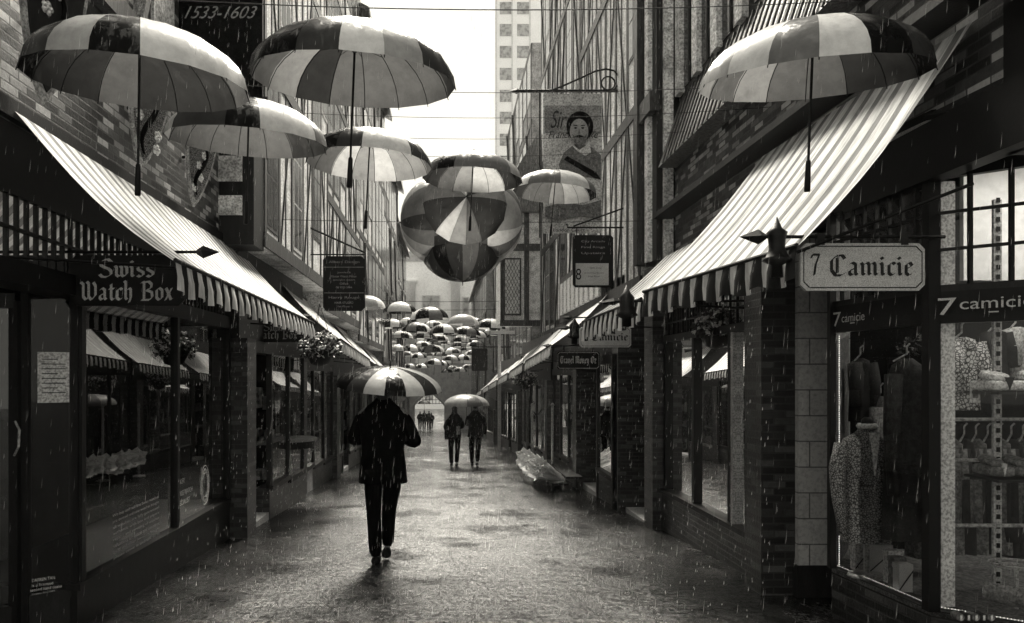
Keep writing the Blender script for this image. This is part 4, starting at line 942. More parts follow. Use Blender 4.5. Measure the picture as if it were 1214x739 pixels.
# black directory sign left
t = thing('hanging_sign', 'tall black directory sign with small lettering, hung over the left side', 'sign', P(408, 336, 12.4), 'perpendicular shop signs')
x0, z1 = XZ(383, 304, 12.4); x1, z0 = XZ(433, 369, 12.4); b = sign_board(t, x0, x1, z0, z1, 12.4, 'black_paint', None, .06)
for (s, dz, wd, h) in (('Albert Design', .1, .5, .05), ('Jeweller &', .27, .22, .035), ('Master Watch Maker', .33, .42, .035), ('specialist repairs', .39, .36, .035), ('Office', .45, .14, .035), ('08 9325 3704', .51, .26, .03), ('Harry Rouge', .68, .5, .05), ('HAIR STUDIO', .76, .3, .035), ('1st Floor', .82, .2, .03)):
    font_text('small_lettering', s, ((x0+x1)/2, 12.385, z1-dz), wd, 'stone', b, height=h)
for z in (z1-.18, z1-.6): MB().box(x0+.02, x1-.02, 12.384, 12.389, z-.004, z+.004).build('dividing_line', 'stone', b)
zb_ = XZ(0, 302, 12.4)[1]; zt_ = XZ(0, 248, 12.4)[1]; xa = XZ(318, 0, 12.4)[0]
xa2 = XZ(333, 0, 12.4)[0]
m = MB(); m.tube([(xa2, 12.4, zb_), (x1, 12.4, zb_)], .012, 6); m.build('bracket_rod', 'iron', t); MB().tube([(xa, 12.4, zt_), (x1, 12.4, zb_+.03)], .016, 6).build('bracket_stay', 'iron', t); MB().tube([(xa2, 12.4, zb_), (xa2, 12.4, zt_-.15)], .012, 6).build('bracket_post', 'iron', t)
m = MB(); st_ = P(439, 300, 12.35)
m.prism([st_+Vector(((.07 if k % 2 else .03)*math.cos(k*.785), 0, (.07 if k % 2 else .03)*math.sin(k*.785))) for k in range(8)], (0, .02, 0)); m.build('star', 'stone_pale', t)
# small black sign with pale card, right
t = thing('hanging_sign', 'black sign with a pale card, hung under the portrait banner', 'sign', P(702, 310, 11.6), 'perpendicular shop signs')
x0, z1 = XZ(679, 279, 11.6); x1, z0 = XZ(727, 341, 11.6); b = sign_board(t, x0, x1, z0, z1, 11.6, 'black_paint', None, .04)
a0, a1_ = XZ(683, 312, 11.55); c0, c1_ = XZ(722, 338, 11.55); cd_ = MB().box(a0, c0, 11.575, 11.586, c1_, a1_).build('pale_card', 'cream_board', b)
font_text('small_lettering', 'Time Zone', ((a0+c0)/2+.05, 11.572, a1_-.07), .18, 'dark_cloth', cd_, shear=.3); font_text('small_lettering', 'Jewellery Studio', ((a0+c0)/2+.03, 11.572, a1_-.15), .3, 'dark_cloth', cd_, height=.025)
font_text('small_lettering', 'First Floor', ((a0+c0)/2+.03, 11.572, a1_-.2), .18, 'dark_cloth', cd_, height=.022); font_text('card_numeral', '8', (a0+.04, 11.571, (a1_+c1_)/2), .08, 'black_paint', cd_, height=.17)
for k in range(3): font_text('small_lettering', ('City Arcade', 'Fine Rings', 'Upstairs')[k], ((x0+x1)/2, 11.584, z1-.1-k*.09), .36, 'stone', b, height=.04)
zr = XZ(0, 270, 11.6)[1]; xh_ = XZ(672, 0, 11.6)[0]
MB().tube([(xh_, 11.6, zr+.06), (xh_+.01, 11.6, zr), (2.72, 11.6, zr)], .014, 6).build('bracket_rod', 'iron', t); MB().tube([(xh_+.1, 11.6, zr+.02), (2.72, 11.6, XZ(0, 247, 11.6)[1])], .013, 6).build('bracket_stay', 'iron', t)
for x in (x0+.06, x1-.06): MB().tube([(x, 11.6, z1), (x, 11.6, zr)], .008, 6).build('hanger', 'iron', t)
# dark square sign far
t = thing('hanging_sign', 'small dark square sign far down the lane above the couple', 'sign', P(569, 426, 30), 'perpendicular shop signs')
x0, z1 = XZ(559, 413, 30); x1, z0 = XZ(578, 440, 30); sign_board(t, x0, x1, z0, z1, 30, 'black_paint', None, .05); MB().tube([(x0, 30, z1+.05), (2.6, 30, z1+.05)], .03, 6).build('bracket_rod', 'iron', t)
t = thing('lamp_post', 'thin pale post with a flat top far down on the right', 'post', P(592, 500, 30)); x, z = XZ(592, 396, 30)
MB().tube([(x, 30, G(30)), (x, 30, z)], .07, 8).build('post', 'white_paint', t); MB().box(x-.45, x+1.0, 29.9, 30.1, z, z+.12).build('cross_arm', 'white_paint', t)

# ------------------------------------------------------------------ banners
t = thing('portrait_banner', 'tall faded banner with a bearded portrait hanging from a scrolled iron arm', 'banner', P(679, 277, 12))
x0, z1 = XZ(644, 111, 12); x1, z0 = XZ(714, 277, 12)
m = MB(); n = 10
for i in range(n+1):
    for j in range(n+1): m.v.append(Vector((x0+(x1-x0)*i/n, 12+.015*math.sin(i*1.1+j*.4), z0+(z1-z0)*j/n)))
for i in range(n):
    for j in range(n): q = i*(n+1)+j; m.f.append([q, q+n+1, q+n+2, q+1]); m.mi.append(0)
cl = m.build('banner_cloth', 'timber_pale', t)
cl.data.materials[0] = MATS['timber_pale']
m_noisy('banner_cloth', .4, .8, .8, 3, .3, .7, .2, fine=40); cl.data.materials[0] = MATS['banner_cloth']
MB().box(x0+.02, x1-.02, 11.972, 11.98, z1-.62, z1-.2).build('dark_band', 'plaster_dull', cl)
font_text('banner_lettering', 'Sir', (x0+.24, 11.965, z1-.42), .26, 'dark_cloth', cl, shear=.4, height=.28); 
font_text('banner_lettering', 'Francis Drake', ((x0+x1)/2, 11.962, z1-.66), .78, 'dark_cloth', cl, shear=.4, height=.11)
def bpt(px, py, d=0): x, z = XZ(px, py, 12); return Vector((x, 11.965-d, z))
def flat(nm, pts, mat, d): MB().prism([bpt(a, b, d) for a, b in pts], (0, .003, 0)).build(nm, mat, por)
por = MB().prism([bpt(664, 205, .0), bpt(712, 214, .0), bpt(712, 185, .0), bpt(702, 176, .0), bpt(692, 172, .0), bpt(680, 172, .0), bpt(668, 182, .0), bpt(662, 196, .0)], (0, .003, 0)).build('portrait_coat', 'mid_cloth', cl)
def ell(cx_, cy_, rx, ry, n=20, a0=0): return [(cx_+rx*math.cos(2*math.pi*k/n), cy_+ry*math.sin(2*math.pi*k/n)) for k in range(n)]
flat('portrait_hair', ell(687, 151, 16, 18), 'coat', .004); flat('portrait_face', ell(686, 157, 11, 15), 'stone', .008)
flat('portrait_beard', [(678, 160), (682, 165), (690, 165), (695, 160), (694, 170), (687, 177), (681, 171)], 'mid_cloth', .012); flat('portrait_moustache', [(680, 163), (686, 161), (692, 163), (686, 165)], 'coat', .016)
for sx in (-1, 1): flat('portrait_eye', ell(686+sx*4.2, 153, 1.8, 1), 'coat', .012); flat('portrait_brow', [(686+sx*2, 149.6), (686+sx*7, 149.2), (686+sx*7, 150.2), (686+sx*2, 150.8)], 'coat', .012)
flat('portrait_nose', [(686, 153), (687.4, 160), (684.8, 160)], 'mid_cloth', .012)
flat('portrait_ruff', [(676, 172), (684, 180), (693, 186), (700, 182), (698, 166), (694, 174), (686, 179), (680, 174)], 'white_paint', .010)
flat('portrait_sash', [(668, 190), (672, 186), (706, 205), (712, 214), (704, 212)], 'coat', .006)
flat('lower_scene', [(646, 246), (668, 240), (690, 244), (712, 238), (712, 262), (690, 256), (660, 262), (646, 258)], 'mid_cloth', .002)
font_text('banner_lettering', 'London Court', (x0+.4, 11.962, z0+.05), .5, 'dark_cloth', cl, height=.05)
zr = XZ(0, 108, 12)[1]; m = MB(); m.tube([P(612, 108, 12), P(738, 108, 12)], .025, 8); m.build('bracket_rod', 'iron', t)
sc_ = [P(655, 107, 12), P(672, 100, 12), P(690, 92, 12), P(705, 85, 12), P(718, 82, 12), P(728, 84, 12), P(734, 91, 12), P(733, 101, 12), P(727, 107, 12)]
MB().tube(sc_, .015, 6).build('scroll', 'iron', t); MB().tube([P(721+8*math.cos(a), 99+8*math.sin(a), 12) for a in [k*.45 for k in range(15)]], .013, 6, False).build('scroll', 'iron', t)
MB().tube([P(640, 108, 12), P(640, 282, 12)], .014, 6).build('side_rod', 'iron', t)
a = MB(); arrow(a, P(604, 108, 12), P(616, 108, 12), .05); a.build('arrow_tip', 'iron', t)

t = thing('date_banner', 'dark banner with italic dates 1533-1603 high on the left', 'banner', P(258, 60, 7.4))
x0, z1 = XZ(206, -60, 7.4); x1, z0 = XZ(311, 116, 7.4); b = MB().box(x0, x1, 7.4, 7.41, z0, z1).build('banner_cloth', 'coat', t)
font_text('banner_lettering', '1533-1603', (XZ(262, 15, 7.4)[0], 7.396, XZ(0, 15, 7.4)[1]), .71, 'plaster_dull', b, shear=.5, height=.12)
MB().tube([(x0-.3, 7.42, z0), (x1+.05, 7.42, z0)], .018, 6).build('bottom_rod', 'iron', t)

# ------------------------------------------------------------------ umbrellas
def umbrella_parts(t, tones, D=1.15, H=.30, detail=True, pole=.86, n=16, crook=False):
    """built at the thing's origin = centre of the rim plane, opening down (-Z)"""
    Rr = D/2; K = 8; o = wloc(t); m = MB(); sub = 2; N = n*sub
    def rad(u): return Rr*math.sin(u*math.pi/2*.98)/math.sin(math.pi/2*.98)
    def hh(u): return H*(math.cos(u*math.pi/2*.96)-math.cos(math.pi/2*.96))/(1-math.cos(math.pi/2*.96))
    prof = [i/K for i in range(1, K+1)]
    apex = Vector((0, 0, H)); m.v.append(o+apex)
    for u in prof:
        for k in range(N):
            a = 2*math.pi*k/N+math.pi; mid = (k % sub) != 0
            r = rad(u)*(1-(.022*u if mid else 0)); z = hh(u)-(.008*u if mid else 0)+(.008*u**6*(1 if mid else 0))
            m.v.append(o+Vector((r*math.cos(a), r*math.sin(a), z)))
    for k in range(N): m.f.append([0, 1+k, 1+(k+1) % N]); m.mi.append(tones[(k//sub) % len(tones)])
    for i in range(K-1):
        for k in range(N): m.f.append([1+i*N+k, 1+(i+1)*N+k, 1+(i+1)*N+(k+1) % N, 1+i*N+(k+1) % N]); m.mi.append(tones[(k//sub) % len(tones)])
    ca = m.build('canopy', TONE, t, True, recalc=False)
    # thickness so that both faces exist as real cloth
    MB().tube([o+Vector((0, 0, H-pole)), o+Vector((0, 0, H+.02))], .007 if detail else .012, 6).build('shaft', 'iron', t)
    MB().lathe([(.009, 0), (.008, .03), (.003, .06)], o+Vector((0, 0, H)), 8).build('ferrule', 'iron', t)
    zb = H-pole
    if crook: MB().tube([o+Vector((0, 0, zb+.05)), o+Vector((0, 0, zb-.05)), o+Vector((.02, 0, zb-.09)), o+Vector((.05, 0, zb-.1)), o+Vector((.075, 0, zb-.07)), o+Vector((.078, 0, zb-.04))], .013, 8).build('handle', 'dark_wood', t, True)
    else: MB().lathe([(.014, 0), (.017, .01), (.015, .1), (.013, .16), (.009, .17)], o+Vector((0, 0, zb-.02)), 10).build('handle', 'black_paint', t, True)
    if detail:
        MB().lathe([(.012, 0), (.014, .02), (.012, .05)], o+Vector((0, 0, H-.14)), 8).build('runner', 'steel', t)
        for k in range(n):
            a = 2*math.pi*k/n+math.pi; pts = [o+Vector((rad(u)*.984*math.cos(a), rad(u)*.984*math.sin(a), hh(u)-.006)) for u in [0]+prof]
            pts[-1] = o+Vector((Rr*1.004*math.cos(a), Rr*1.004*math.sin(a), -.014))
            rbb = MB().tube(pts, .0028, 4).build('rib', 'iron', t)
            MB().tube([o+Vector((.012*math.cos(a), .012*math.sin(a), H-.1)), o+Vector((rad(.4)*math.cos(a), rad(.4)*math.sin(a), hh(.4)-.008))], .0022, 4).build('stretcher', 'iron', rbb)
    return t
def umbrella(label, px, py, w_, tones, tilt=(0, 0), group='umbrellas strung over the lane', detail=True, Y=None, D=1.15, rz=0, crook=False, pole=.86, H=.30, n=16):
    Y = Y or D*F/w_; t = thing('umbrella', label, 'umbrella', P(px, py, Y), group)
    umbrella_parts(t, tones, D, H, detail, pole, n, crook)
    t.rotation_euler = (R(tilt[0]), R(tilt[1]), R(rz)); return t
# tones: index 0 starts at the far left, goes round the near side to the right, then back along the far side
umbrella('large near umbrella at upper left, top mixing white and dark wet panels', 165, 101, 256, [0, 1, 1, 3, 0, 4, 4, 4, 3, 2, 1, 1, 1, 2, 1, 1], (5.5, 3))
umbrella('large umbrella with a pale front panel hanging left of the sky gap', 419, 98, 243, [1, 0, 0, 1, 4, 3, 1, 0, 1, 2, 2, 2, 2, 1, 3, 2], (5.9, 3))
umbrella('medium umbrella below the nearest left one, white right panels', 294, 170, 188, [4, 3, 1, 1, 0, 4, 4, 2, 1, 1, 1, 2, 2, 2, 2, 2], (5.5, 3))
umbrella('medium umbrella with light underside panels, just left of the umbrella ball', 437, 196, 150, [2, 0, 0, 1, 4, 4, 1, 0, 2, 3, 3, 4, 3, 4, 2, 2], (0, 3))
umbrella('grey umbrella hanging directly over the umbrella ball', 560, 214, 124, [0, 1, 0, 2, 2, 2, 3, 1, 0, 1, 4, 4, 3, 2, 1, 1], (0, 3), Y=8.7)
umbrella('small umbrella with one bright white panel in front of the portrait banner', 657, 230, 100, [4, 4, 2, 2, 4, 4, 2, 1, 0, 4, 4, 3, 2, 2, 1, 1], (0, 5))
umbrella('large umbrella with dark right half above the big right awning', 962, 96, 255, [3, 4, 2, 4, 0, 1, 0, 0, 1, 1, 2, 2, 3, 2, 3, 2], (9, -2))
# the ball
bc = P(547, 262, 10.2)
def ball_umb(label, direction, tones, d=.42, D=1.1, H=.40):
    v = Vector(direction).normalized(); t = thing('umbrella', label, 'umbrella', bc+v*d, 'umbrellas tied into a ball')
    umbrella_parts(t, tones, D, H, True, .5)
    t.rotation_mode = 'QUATERNION'; t.rotation_quaternion = v.to_track_quat('Z', 'Y'); return t
ball_umb('front umbrella of the ball, facing us with panels radiating from its hub', (.05, -1, .12), [1, 1, 4, 3, 2, 1, 1, 1, 2, 1, 1, 2, 4, 3, 2, 2], .66, 1.06, .26)
ball_umb('left umbrella of the ball, seen from its side', (-1, -.1, -.05), [2, 1, 3, 4, 4, 3, 2, 1, 2, 2, 3, 3, 4, 2, 3, 2])
ball_umb('right umbrella of the ball, pale lower panels', (1, -.15, -.08), [3, 4, 2, 3, 4, 4, 3, 1, 3, 4, 4, 4, 3, 2, 3, 3])
ball_umb('bottom umbrella of the ball, hanging upside down', (.02, -.05, -1), [1, 2, 3, 2, 1, 0, 1, 1, 1, 2, 1, 1, 2, 1, 0, 1])
ball_umb('back umbrella of the ball, mostly hidden', (0, 1, .1), [1, 2, 1, 1, 2, 1, 1, 2])
small = [(433, 366, 48, 'cut off by the black directory sign, pale'), (474, 371, 40, 'with a bright white front panel, just right of the directory sign'), (509, 379, 46, 'with one light panel under the umbrella ball, largest of the far ones'),
 (549, 385, 38, 'all pale grey, right of the largest far one'), (581, 390, 37, 'with light left and dark right panels, right end'), (611, 393, 30, 'pale, farthest right beside the leaded bay window'),
 (464, 389, 34, 'half hidden behind the bright one at left'), (494, 394, 36, 'in the second row, light left half'), (526, 396, 36, 'in the second row centre, dark left side'), (553, 398, 34, 'in the second row, light front panels, right of centre'),
 (503, 402, 28, 'in the third row left, mostly dark'), (519, 405, 27, 'in the third row, mid grey, left of centre'), (547, 406, 26, 'in the third row right with striped panels'),
 (470, 417, 27, 'in the fourth row, leftmost and pale'), (487, 417, 26, 'in the fourth row, second from left, two light panels'), (513, 418, 28, 'in the fourth row middle, white front'), (536, 420, 24, 'in the fourth row right, narrow pale stripes'),
 (553, 416, 18, 'in the fourth row, tiny, far right'), (535, 428, 22, 'in the fifth row, small, right of centre'), (515, 433, 24, 'in the fifth row, pale, over the arch'), (531, 442, 16, 'in the lowest row, tiny striped, left one'), (545, 441, 18, 'in the lowest row, tiny striped, right one')]
rs = random.Random(4)
for i, (px, py, w_, lb_) in enumerate(small):
    k_ = rs.randrange(4); base = [4, 0, 2, 0, 4, 1, 3, 0][k_:]+[4, 0, 2, 0, 4, 1, 3, 0][:k_]
    if i in (0, 3, 5): base = [3, 3, 3, 4, 3, 2, 3, 3]
    if i == 1: base = [1, 4, 4, 0, 4, 1, 0, 2]
    umbrella('small far umbrella '+lb_, px, py, w_, base, (0, rs.uniform(-4, 4)), detail=w_ > 44, n=8, H=.36, D=1.1)
for row, (py, w_, xs_) in enumerate(((388, 30, (445, 483, 515, 565, 592)), (399, 26, (458, 475, 565, 580, 540)), (411, 22, (455, 498, 524, 566, 546)), (424, 20, (480, 496, 524, 549, 560, 508)), (436, 17, (487, 500, 522, 538, 554)))):
    for k, px in enumerate(sorted(xs_)):
        k_ = rs.randrange(8); base = [4, 0, 2, 0, 3, 1, 4, 0][k_:]+[4, 0, 2, 0, 3, 1, 4, 0][:k_]
        umbrella('%s umbrella from the left in the %s row of the densest distant cluster' % (('first', 'second', 'third', 'fourth', 'fifth', 'sixth')[k], ('top', 'second', 'middle', 'fourth', 'bottom')[row]),
                 px+rs.uniform(-2, 2), py+rs.uniform(-3, 3), w_*rs.uniform(.92, 1.1), base, (0, rs.uniform(-4, 4)), detail=False, n=8, H=.36, D=1.1)
# wires
def wire(label, a, b, sag=.1, r=.004, n=24):
    a, b = Vector(a), Vector(b); pts = [a.lerp(b, k/n)-Vector((0, 0, sag*4*(k/n)*(1-k/n))) for k in range(n+1)]
    o = MB().tube(pts, r, 5).build('wire', 'iron'); tag(o, label, 'wire', 'wires across the lane'); return o
def wz(px, py, Y): return P(px, py, Y)
for lb_, pxs, Y in (('thin wire carrying the two nearest umbrellas across the top of the frame', (162, 13, 958, 10), 4.05), ('thin wire above the pale fronted umbrella', (423, 12, 423, 12), 4.26),
                    ('wire over the medium umbrella below the nearest left one', (294, 110, 294, 110), 5.5), ('wire above the umbrella with a light underside', (437, 140, 437, 140), 6.9),
                    ('wire over the umbrella ball', (552, 165, 552, 165), 8.7), ('wire passing in front of the portrait banner', (657, 186, 657, 186), 10.35)):
    c = P((pxs[0]+pxs[2])/2, (pxs[1]+pxs[3])/2, Y); wire(lb_, (-2.62, Y, c.z+.14), (2.96 if Y < 9.7 else 2.72, Y, c.z+.1), .12, .0018+Y*.00012)
wire('wire holding the umbrella ball level', (-2.3, 10.2, bc.z+.02), (2.7, 10.2, bc.z), .03)
for Y in (23, 25, 28, 34, 40, 47): wire('far wire at %s carrying a row of small umbrellas' % {23: 'the first far row', 25: 'the second far row', 28: 'the third far row', 34: 'the fourth far row', 40: 'the fifth far row', 47: 'the last far row'}[Y], (-2.4, Y, P(0, {23: 356, 25: 366, 28: 378, 34: 398, 40: 408, 47: 416}[Y], Y).z), (2.5, Y, P(0, {23: 356, 25: 366, 28: 378, 34: 398, 40: 408, 47: 416}[Y], Y).z), .05, .008)

# ------------------------------------------------------------------ flower basket, shelf, bouquets, stanchions
def flower_basket(label, px, py, Y, r, seed, top):
    rnd = random.Random(seed); c = P(px, py, Y); t = thing('flower_basket', label, 'flower basket', c, 'hanging flower baskets')
    MB().lathe([(.02, -.22), (.12, -.18), (.2, -.02), (.21, 0), (.19, 0)], c, 16).build('basket', 'dark_wood', t, True)
    fl, lf = MB(), MB()
    for i in range(520):
        a, b_ = rnd.uniform(0, 6.283), math.acos(rnd.uniform(-.55, 1)); rr = r*rnd.uniform(.55, 1.08)
        p_ = c+Vector((rr*math.sin(b_)*math.cos(a), rr*math.sin(b_)*math.sin(a), rr*.85*math.cos(b_)+.02)); d = Vector((rnd.uniform(-1, 1), rnd.uniform(-1, 1), rnd.uniform(-1, 1))).normalized(); e = d.orthogonal().normalized()
        s_ = rnd.uniform(.02, .05); g_ = d.cross(e); mb = fl if (i % 5 == 0) else lf
        mb.add([p_-e*s_, p_-g_*s_*.5, p_+e*s_, p_+g_*s_*.5+d*.01], [(0, 1, 2, 3)])
    for i in range(16):
        a, b_ = rnd.uniform(0, 6.283), math.acos(rnd.uniform(0, 1)); p_ = c+Vector((r*math.sin(b_)*math.cos(a), r*math.sin(b_)*math.sin(a), r*.9*math.cos(b_)))
        for q in range(7): fl.lathe([(.002, -.01), (.02, 0), (.002, .012)], p_+Vector((rnd.uniform(-.03, .03), rnd.uniform(-.03, .03), rnd.uniform(-.03, .03))), 6)
    lf.build('leaves', 'leaf', t, recalc=False); fl.build('blossoms', 'petal', t, recalc=False)
    for k in range(3): MB().tube([c+Vector((.19*math.cos(k*2.1), .19*math.sin(k*2.1), 0)), c+Vector((0, 0, top))], .004, 5).build('chain', 'iron', t)
flower_basket('hanging basket of pale flowers at the end of the left awning', 379, 415, 9.9, .27, 3, .6)
flower_basket('small dark flower basket hanging on the right over the wrapped flowers', 622, 452, 19, .3, 5, .7)
flower_basket('dark flower basket hanging across from the watch shop, seen in its glass', 850, 390, 8.0, .24, 9, .5)
# half round shelf on the left
c = P(352, 522, 12.6); t = thing('half_round_shelf', 'half round pale shelf jutting from the left shopfront', 'shelf', c)
pts = [(c.x-.15+.48*math.cos(a), c.y+.48*math.sin(a)*1.1, c.z) for a in [-math.pi/2+k*math.pi/14 for k in range(15)]]
MB().prism(pts, (0, 0, .04)).build('top', 'stone', t); MB().prism([(-2.4+(x+2.4)*.8, c.y+(y-c.y)*.8, z-.12) for x, y, z in pts], (0, 0, .119)).build('skirt', 'dark_wood', t)
MB().prism([(c.x-.15+.1*math.cos(a), c.y+.1*math.sin(a), G(12.6)) for a in [-math.pi/2+k*math.pi/6 for k in range(7)]], (0, 0, c.z-G(12.6)-.1)).build('leg', 'dark_wood', t)
t = thing('flower_stand', 'low dark tiered stand holding the wrapped flowers', 'stand', (2.35, 16.0, G(16)))
for k in range(2):
    x = 2.2+.28*k; MB().box(x-.16, x+.16, 14.6, 17.6, G(17.5)+.25+.13*k, G(17.5)+.29+.13*k).build('shelf', 'dark_wood', t)
for x, y in ((2.06, 14.65), (2.06, 17.5), (2.6, 14.65), (2.6, 17.5)): MB().box(x-.02, x+.02, y-.02, y+.02, G(17.6)-.05, G(17.5)+.3).build('leg', 'dark_wood', t)
rs = random.Random(12)
bq = ['leftmost', 'second', 'third', 'fourth', 'fifth', 'sixth', 'rightmost']
for k in range(7):
    y = 17.3-k*.42; x = 2.05+.05*(k % 2); z = G(17.5)+.36; t = thing('wrapped_bouquet', bq[k]+' plastic wrapped bouquet on the low stand at right', 'bouquet', (x, y, z), 'wrapped bouquets')
    d = Vector((-1, rs.uniform(-.8, -.2), .32+rs.uniform(-.1, .15))).normalized(); b0 = Vector((x+.25, y, z-.02)); e = d.cross(Vector((0, 0, 1))).normalized(); g_ = e.cross(d)
    m = MB(); n = 18
    for i, (u, r_) in enumerate(((0, .04), (.2, .07), (.42, .15), (.58, .21), (.66, .25))):
        for j in range(n): a = 2*math.pi*j/n; rr = r_*(1+.16*math.sin(j*2.7+i)+rs.uniform(-.08, .08)); m.v.append(b0+d*(u+.04*math.sin(j*2.1)*(i/4))+e*rr*math.cos(a)*1.2+g_*rr*math.sin(a)*.8)
    for i in range(4):
        for j in range(n): m.f.append([i*n+j, i*n+(j+1) % n, (i+1)*n+(j+1) % n, (i+1)*n+j]); m.mi.append(0)
    m.build('wrapping', 'wrap', t)
    f = MB()
    for q in range(30): f.lathe([(.002, -.02), (.035, 0), (.002, .025)], b0+d*(.6+rs.uniform(-.05, .08))+e*rs.uniform(-.18, .18)+g_*rs.uniform(-.12, .12), 6)
    f.build('flowers', 'petal', t, True)
for k, (px, lb_) in enumerate(((631, 'left metal rope stanchion behind the flowers'), (655, 'right metal rope stanchion behind the flowers'))):
    Y = 17.9-k*1.2; c = P(px, 482, Y); t = thing('rope_stanchion', lb_, 'stanchion', (c.x, Y, G(Y)), 'rope stanchions'); MB().tube([(c.x, Y, G(Y)), (c.x, Y, c.z)], .03, 8).build('post', 'steel', t)
    MB().lathe([(.02, 0), (.045, .03), (.03, .06), (.002, .08)], c, 10).build('ball_cap', 'steel', t, True); MB().lathe([(.15, 0), (.13, .03), (.03, .05)], (c.x, Y, G(Y)), 14).build('base', 'steel', t, True)
    MB().tube([(c.x, Y, c.z-.08), (c.x+.15, Y+.3, c.z-.25), (c.x+.3, Y+.6, c.z-.1)], .015, 6).build('rope', 'dark_cloth', t)

# ------------------------------------------------------------------ people
def loft(nm, rings, mat, parent, n=20, cap=True):
    """rings: (cx, cy, cz, rx, ry)"""
    m = MB()
    for (cx_, cy_, cz_, rx, ry) in rings:
        for k in range(n):
            a = 2*math.pi*k/n; m.v.append(Vector((cx_+rx*math.copysign(abs(math.cos(a))**.85, math.cos(a)), cy_+ry*math.copysign(abs(math.sin(a))**.85, math.sin(a)), cz_)))
    for i in range(len(rings)-1):
        for k in range(n): m.f.append([i*n+k, i*n+(k+1) % n, (i+1)*n+(k+1) % n, (i+1)*n+k]); m.mi.append(0)
    if cap: m.f.append(list(range(n))[::-1]); m.f.append([(len(rings)-1)*n+k for k in range(n)]); m.mi += [0, 0]
    return m.build(nm, mat, parent, True)
def hand(t, wr, d, curl_to, s=1, mat='skin'):
    wr, d = Vector(wr), Vector(d).normalized(); side_ = d.cross(Vector((0, 0, 1))).normalized()
    verts = [tuple(wr)+(.024*s,), tuple(wr+d*.05*s)+(.032*s,), tuple(wr+d*.085*s)+(.034*s,)]; edges = [(0, 1), (1, 2)]
    for i in range(4):
        b0 = wr+d*.085*s+Vector((0, 0, (i-1.5)*.02*s)); L = (.07, .08, .075, .06)[i]*s; c_ = Vector(curl_to).normalized()
        q = len(verts); verts += [tuple(b0+d*L*.4)+(.0095*s,), tuple(b0+d*L*.6+c_*L*.4)+(.009*s,), tuple(b0+d*L*.3+c_*L*.8)+(.008*s,)]; edges += [(2, q), (q, q+1), (q+1, q+2)]
    q = len(verts); verts += [tuple(wr+d*.04*s+Vector((0, 0, .035*s)))+(.012*s,), tuple(wr+d*.07*s+Vector((0, 0, .05*s))+Vector(curl_to)*.02*s)+(.01*s,)]; edges += [(1, q), (q, q+1)]
    return verts, edges
